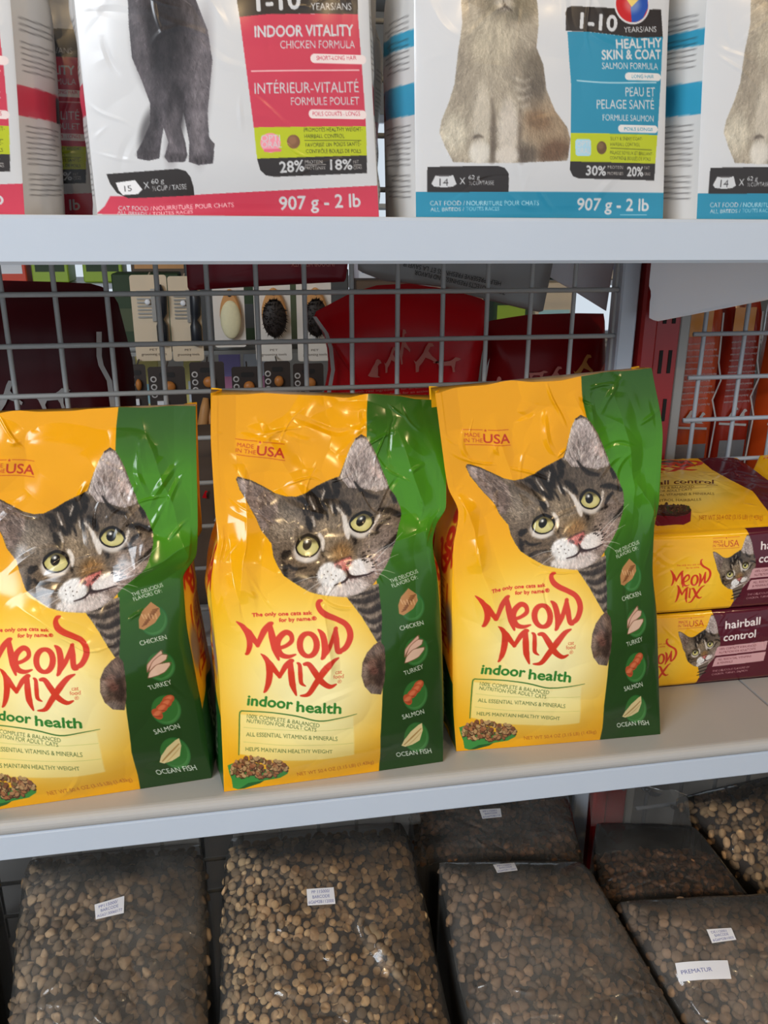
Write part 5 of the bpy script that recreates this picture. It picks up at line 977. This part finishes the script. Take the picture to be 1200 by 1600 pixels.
def comb(label, x0, x1, z0, z1, g):
    t = card('carded_comb', label, x0, x1, z0, z1, M_card, YC, g); w = x1-x0; mb = MB()
    for k in range(8): z = z1-.035-k*.0075; mb.box((x0+w*.16, YC-.004, z), (x0+w*.62, YC-.001, z+.0032))
    mb.box((x0+w*.55, YC-.006, z1-.095), (x0+w*.66, YC-.001, z1-.028)); mb.build('comb_teeth', [M_steel], t)
    MB().tube([(x0+w*.78, YC-.008, z1-.02), (x0+w*.84, YC-.010, z1-.045), (x0+w*.82, YC-.010, z1-.078), (x0+w*.78, YC-.010, z1-.09), (x0+w*.80, YC-.011, z0+.075), (x0+w*.80, YC-.011, z0+.045), (x0+w*.80, YC-.009, z0+.034)], [.006, .012, .011, .006, .012, .012, .006], 12).build('handle', [M_hand], t, smooth=True)
    MB().ellipsoid((x0+w*.45, YC-.006, z1-.055), (.006, .003, .006)).build('rivet', [M_wh2], t, smooth=True)
gc = 'combs on cards'; gb = 'brushes on cards'; gk = 'dark cards of grooming tools, lower row'
comb('cream card with a steel comb and navy handle, next to the maroon bag', -.213, -.138, -.264, -.085, gc)
comb('cream card with a steel comb and navy handle, next to the cream-pad brush', -.136, -.070, -.266, -.088, gc)
def brush(label, x0, x1, z0, z1, pad, m, g):
    t = card('carded_brush', label, x0, x1, z0, z1, M_cardw, YC, g); cx = (x0+x1)/2+.003; w = (x1-x0)*.34; zc = z1-.068; h = .051
    n = 28; P = []
    for j, (k, d) in enumerate(((1, 0), (1, .010), (.86, .015))):
        P += [(cx+k*w*math.sin(2*math.pi*i/n)*(1-.30*max(0, math.cos(2*math.pi*i/n))**2), YC-.001-d, zc+k*h*math.cos(2*math.pi*i/n)*(1 if math.cos(2*math.pi*i/n) < 0 else 1.05)) for i in range(n)]
    MB().add(P, [[j*n+i, j*n+(i+1) % n, (j+1)*n+(i+1) % n, (j+1)*n+i] for j in (0, 1) for i in range(n)]+[[2*n+i for i in range(n)], [i for i in range(n)][::-1]]).build('brush_body', [M_wood], t)
    MB().tube([(cx, YC-.0165, zc+h*.82), (cx, YC-.012, zc+h*.82)], .0045, 10).build('hanging_hole', [M_black], t)
    pb = MB().ellipsoid((cx, YC-.015, zc-.010), (w*.97, .012, h*.80), 0, 24, 12)
    if m is M_bris:
        r = random.Random(4)
        for k in range(230):
            a = r.uniform(0, 2*math.pi); d = math.sqrt(r.random()); x = cx+w*.9*d*math.cos(a); z = zc-.010+h*.78*d*math.sin(a); ex = .008*d*math.cos(a); ez = .008*d*math.sin(a)
            pb.add([(x-.0012, YC-.02, z), (x+.0012, YC-.02, z), (x, YC-.02, z+.002), (x+ex, YC-.038, z+ez)], [[0, 1, 3], [1, 2, 3], [2, 0, 3]])
    pb.build('brush_pad', [m], t, smooth=(m is not M_bris))
brush('white card with a wooden brush and cream pad', -.045, .022, -.238, -.100, 0, M_bcream, gb)
brush('white card with a wooden brush and black bristles, whole in view', .042, .121, -.270, -.098, 0, M_bris, gb)
brush('white card with a wooden black-bristled brush, half hidden by the crimson bag', .134, .210, -.272, -.098, 0, M_bris, gb)
def clip(label, x0, x1, z0, z1, body):
    t = card('carded_clipper', label, x0, x1, z0, z1, M_dkcard, 1.80, gk, False); w = x1-x0
    mb = MB()
    for k in range(3):
        cx, cz = x0+w*.14, z1-.026-k*.0165; n = 14; v = [(cx+r*math.cos(2*math.pi*i/n), 1.799-.0005*j, cz+r*math.sin(2*math.pi*i/n)) for j, r in ((0, .0066), (1, .0038)) for i in range(n)]; mb.add(v, [[i, (i+1) % n, n+(i+1) % n, n+i] for i in range(n)])
    mb.build('print_rings', [M_lgrey], t)
    MB().ellipsoid((x0+w*.55, 1.795, z1-.042), (w*.18, .008, .012)).build('hang_tab', [M_wooda], t, smooth=True)
    MB().prism(rrect(x0+w*.30, z1-.022, x0+w*.72, z1-.012, .004), 1.7985, 1.8).build('euro_slot', [M_black], t)
    if body: MB().tube([(x0+w*.42, 1.79, z1-.075), (x0+w*.38, 1.785, z1-.095), (x0+w*.28, 1.785, z1-.13), (x0+w*.34, 1.785, z1-.165), (x0+w*.62, 1.787, z1-.178)], [.006, .010, .011, .010, .008], 10).tube([(x0+w*.48, 1.792, z1-.10), (x0+w*.60, 1.79, z1-.15)], .009, 8).build('handle', [M_wood], t, smooth=True)
    else: MB().box((x0+w*.2, 1.794, z1-.085), (x0+w*.5, 1.8, z1-.072)).build('price_patch', [M_wh2], t)
for a in (('dark grooming card partly behind the maroon bag', -.225, -.190, -.372, -.262, 0), ('dark grooming card with three rings, below the cream comb cards', -.186, -.110, -.372, -.268, 0), ('dark grooming card holding a wooden-handled clipper', -.100, -.028, -.452, -.260, 1), ('dark grooming card below the cream-pad brush', -.013, .052, -.345, -.272, 0), ('dark grooming card below the whole black-bristled brush', .056, .112, -.330, -.262, 0), ('dark grooming card by the torn edge of the crimson bag', .118, .184, -.330, -.268, 0)): clip(*a)
outline_bag('dog_food_bag', 'low dark brown bag behind the wire, in the gap between two yellow bags', 'pet food bag', [(-.108, ZR), (-.108, -.225), (-.09, -.218), (.07, -.214), (.085, -.222), (.086, ZR)], .99, .05, [M_brn, M_lgrey, M_crim], [(dog(SIT, -.062+.012*k, -.27-.03*(k % 3), .008, .01), 1+k % 2) for k in range(9)], 'dark red bags behind the wire')
# ------------------------------------------------------------------ goods on the racks beyond
tag(MB().box((-1.4, 2.55, -.155), (1.9, 2.95, -.140)).box((-1.4, 2.55, -.56), (1.9, 2.95, -.545)).box((-1.4, 2.93, -1.4), (-1.36, 2.97, .4)).box((1.86, 2.93, -1.4), (1.9, 2.97, .4)).build('far_shelf', M_white, base=(.25, 2.7, -1.4)), 'white shelf rack of cartons beyond the carded tools', 'shelf')
def carton(label, x0, x1, z0, h, m, y=2.6, band=None):
    t = thing('carton', label, 'carton', ((x0+x1)/2, y, z0), 'cartons on the far rack'); MB().box((x0, y, z0), (x1, y+.12, z0+h), 0, .003).build('box', [m], t)
    if band: MB().box((x0+.01, y-.001, z0+h*.25), (x1-.01, y+.0005, z0+h*.55)).build('printed_band', [band], t)
for a in (('orange red carton at the frame edge above the maroon bag', -.66, -.58, -.139, .10, M_or, 2.6, M_wh2), ('lime carton, first of two above the maroon bag', -.565, -.465, -.139, .12, M_gl, 2.6, M_dg), ('lime carton, second of two, nearer the comb cards', -.425, -.315, -.139, .12, M_gl, 2.6, M_dg), ('brown carton with a wooden ring printed on it', -.29, -.13, -.139, .15, M_brn, 2.6, M_wood), ('dark green carton above the comb cards', -.09, .06, -.139, .13, M_dg, 2.6, None), ('red and white carton over the hanging maroon pouch', .27, .33, -.139, .10, M_or, 2.6, M_wh2),
          ('white carton with a blue band under the grey hanging pouch', .38, .50, -.139, .09, M_wh2, 2.6, M_blu), ('cream carton with blue edge behind the dark red bag', .80, .98, -.139, .10, M_card, 2.6, M_blu), ('green plant carton seen beside the hanging paper', 1.0, 1.16, -.139, .14, M_dg, 2.6, M_gl), ('tan carton with a blue bottle print by the white end strip', 1.19, 1.36, -.139, .12, M_card, 2.6, M_blu),
          ('pale yellow carton seen low between two dark cards', -.30, -.235, -.545, .20, M_ylw, 2.58, M_aqua), ('yellow and white carton left of the wooden-handled clipper', -.16, -.11, -.545, .21, M_ylw, 2.58, M_wh2), ('lilac carton seen below the cream-pad brush', -.055, .01, -.545, .23, M_lil, 2.58, M_pnk), ('pink carton beside the lilac one', .02, .10, -.545, .23, M_wh2, 2.58, M_pnk)): carton(*a)

M_gry = mat('dark grey carton', (70, 72, 74), .6); M_olv = mat('olive carton', (74, 84, 56), .6)
tag(MB().box((-1.4, 2.20, -.300), (1.9, 2.42, -.290)).box((-1.4, 2.20, .06), (1.9, 2.42, .07)).box((-1.38, 2.30, -1.4), (-1.34, 2.34, .4)).box((1.84, 2.30, -1.4), (1.88, 2.34, .4)).build('middle_shelf', M_greys, base=(.25, 2.3, -1.4)), 'grey shelf rack of dark cartons right behind the carded tools', 'shelf')
for a in (('dark green carton seen between the comb cards', -.30, -.135, -.289, .19, M_dg, 2.24, M_olv), ('grey carton seen past the second comb card', -.12, -.03, -.289, .215, M_gry, 2.24, None), ('dark green carton between the cream-pad brush and the bristle brush', -.015, .085, -.289, .205, M_dg, 2.24, M_gry), ('olive carton behind the bristle brush cards', .10, .165, -.289, .19, M_olv, 2.24, None), ('grey carton between the two bristle brush cards', .175, .30, -.289, .20, M_gry, 2.24, M_dg), ('brown carton behind the crimson bag', .32, .47, -.289, .17, M_brn, 2.24, M_card),
          ('cream carton above the dark red bag', .55, .67, -.289, .150, M_card, 2.24, M_blu), ('dark green carton above the dark red bag', .70, .80, -.289, .185, M_dg, 2.24, M_gl), ('tan carton by the white end strip', .82, .93, -.289, .16, M_card, 2.24, M_aqua)): carton(*a)
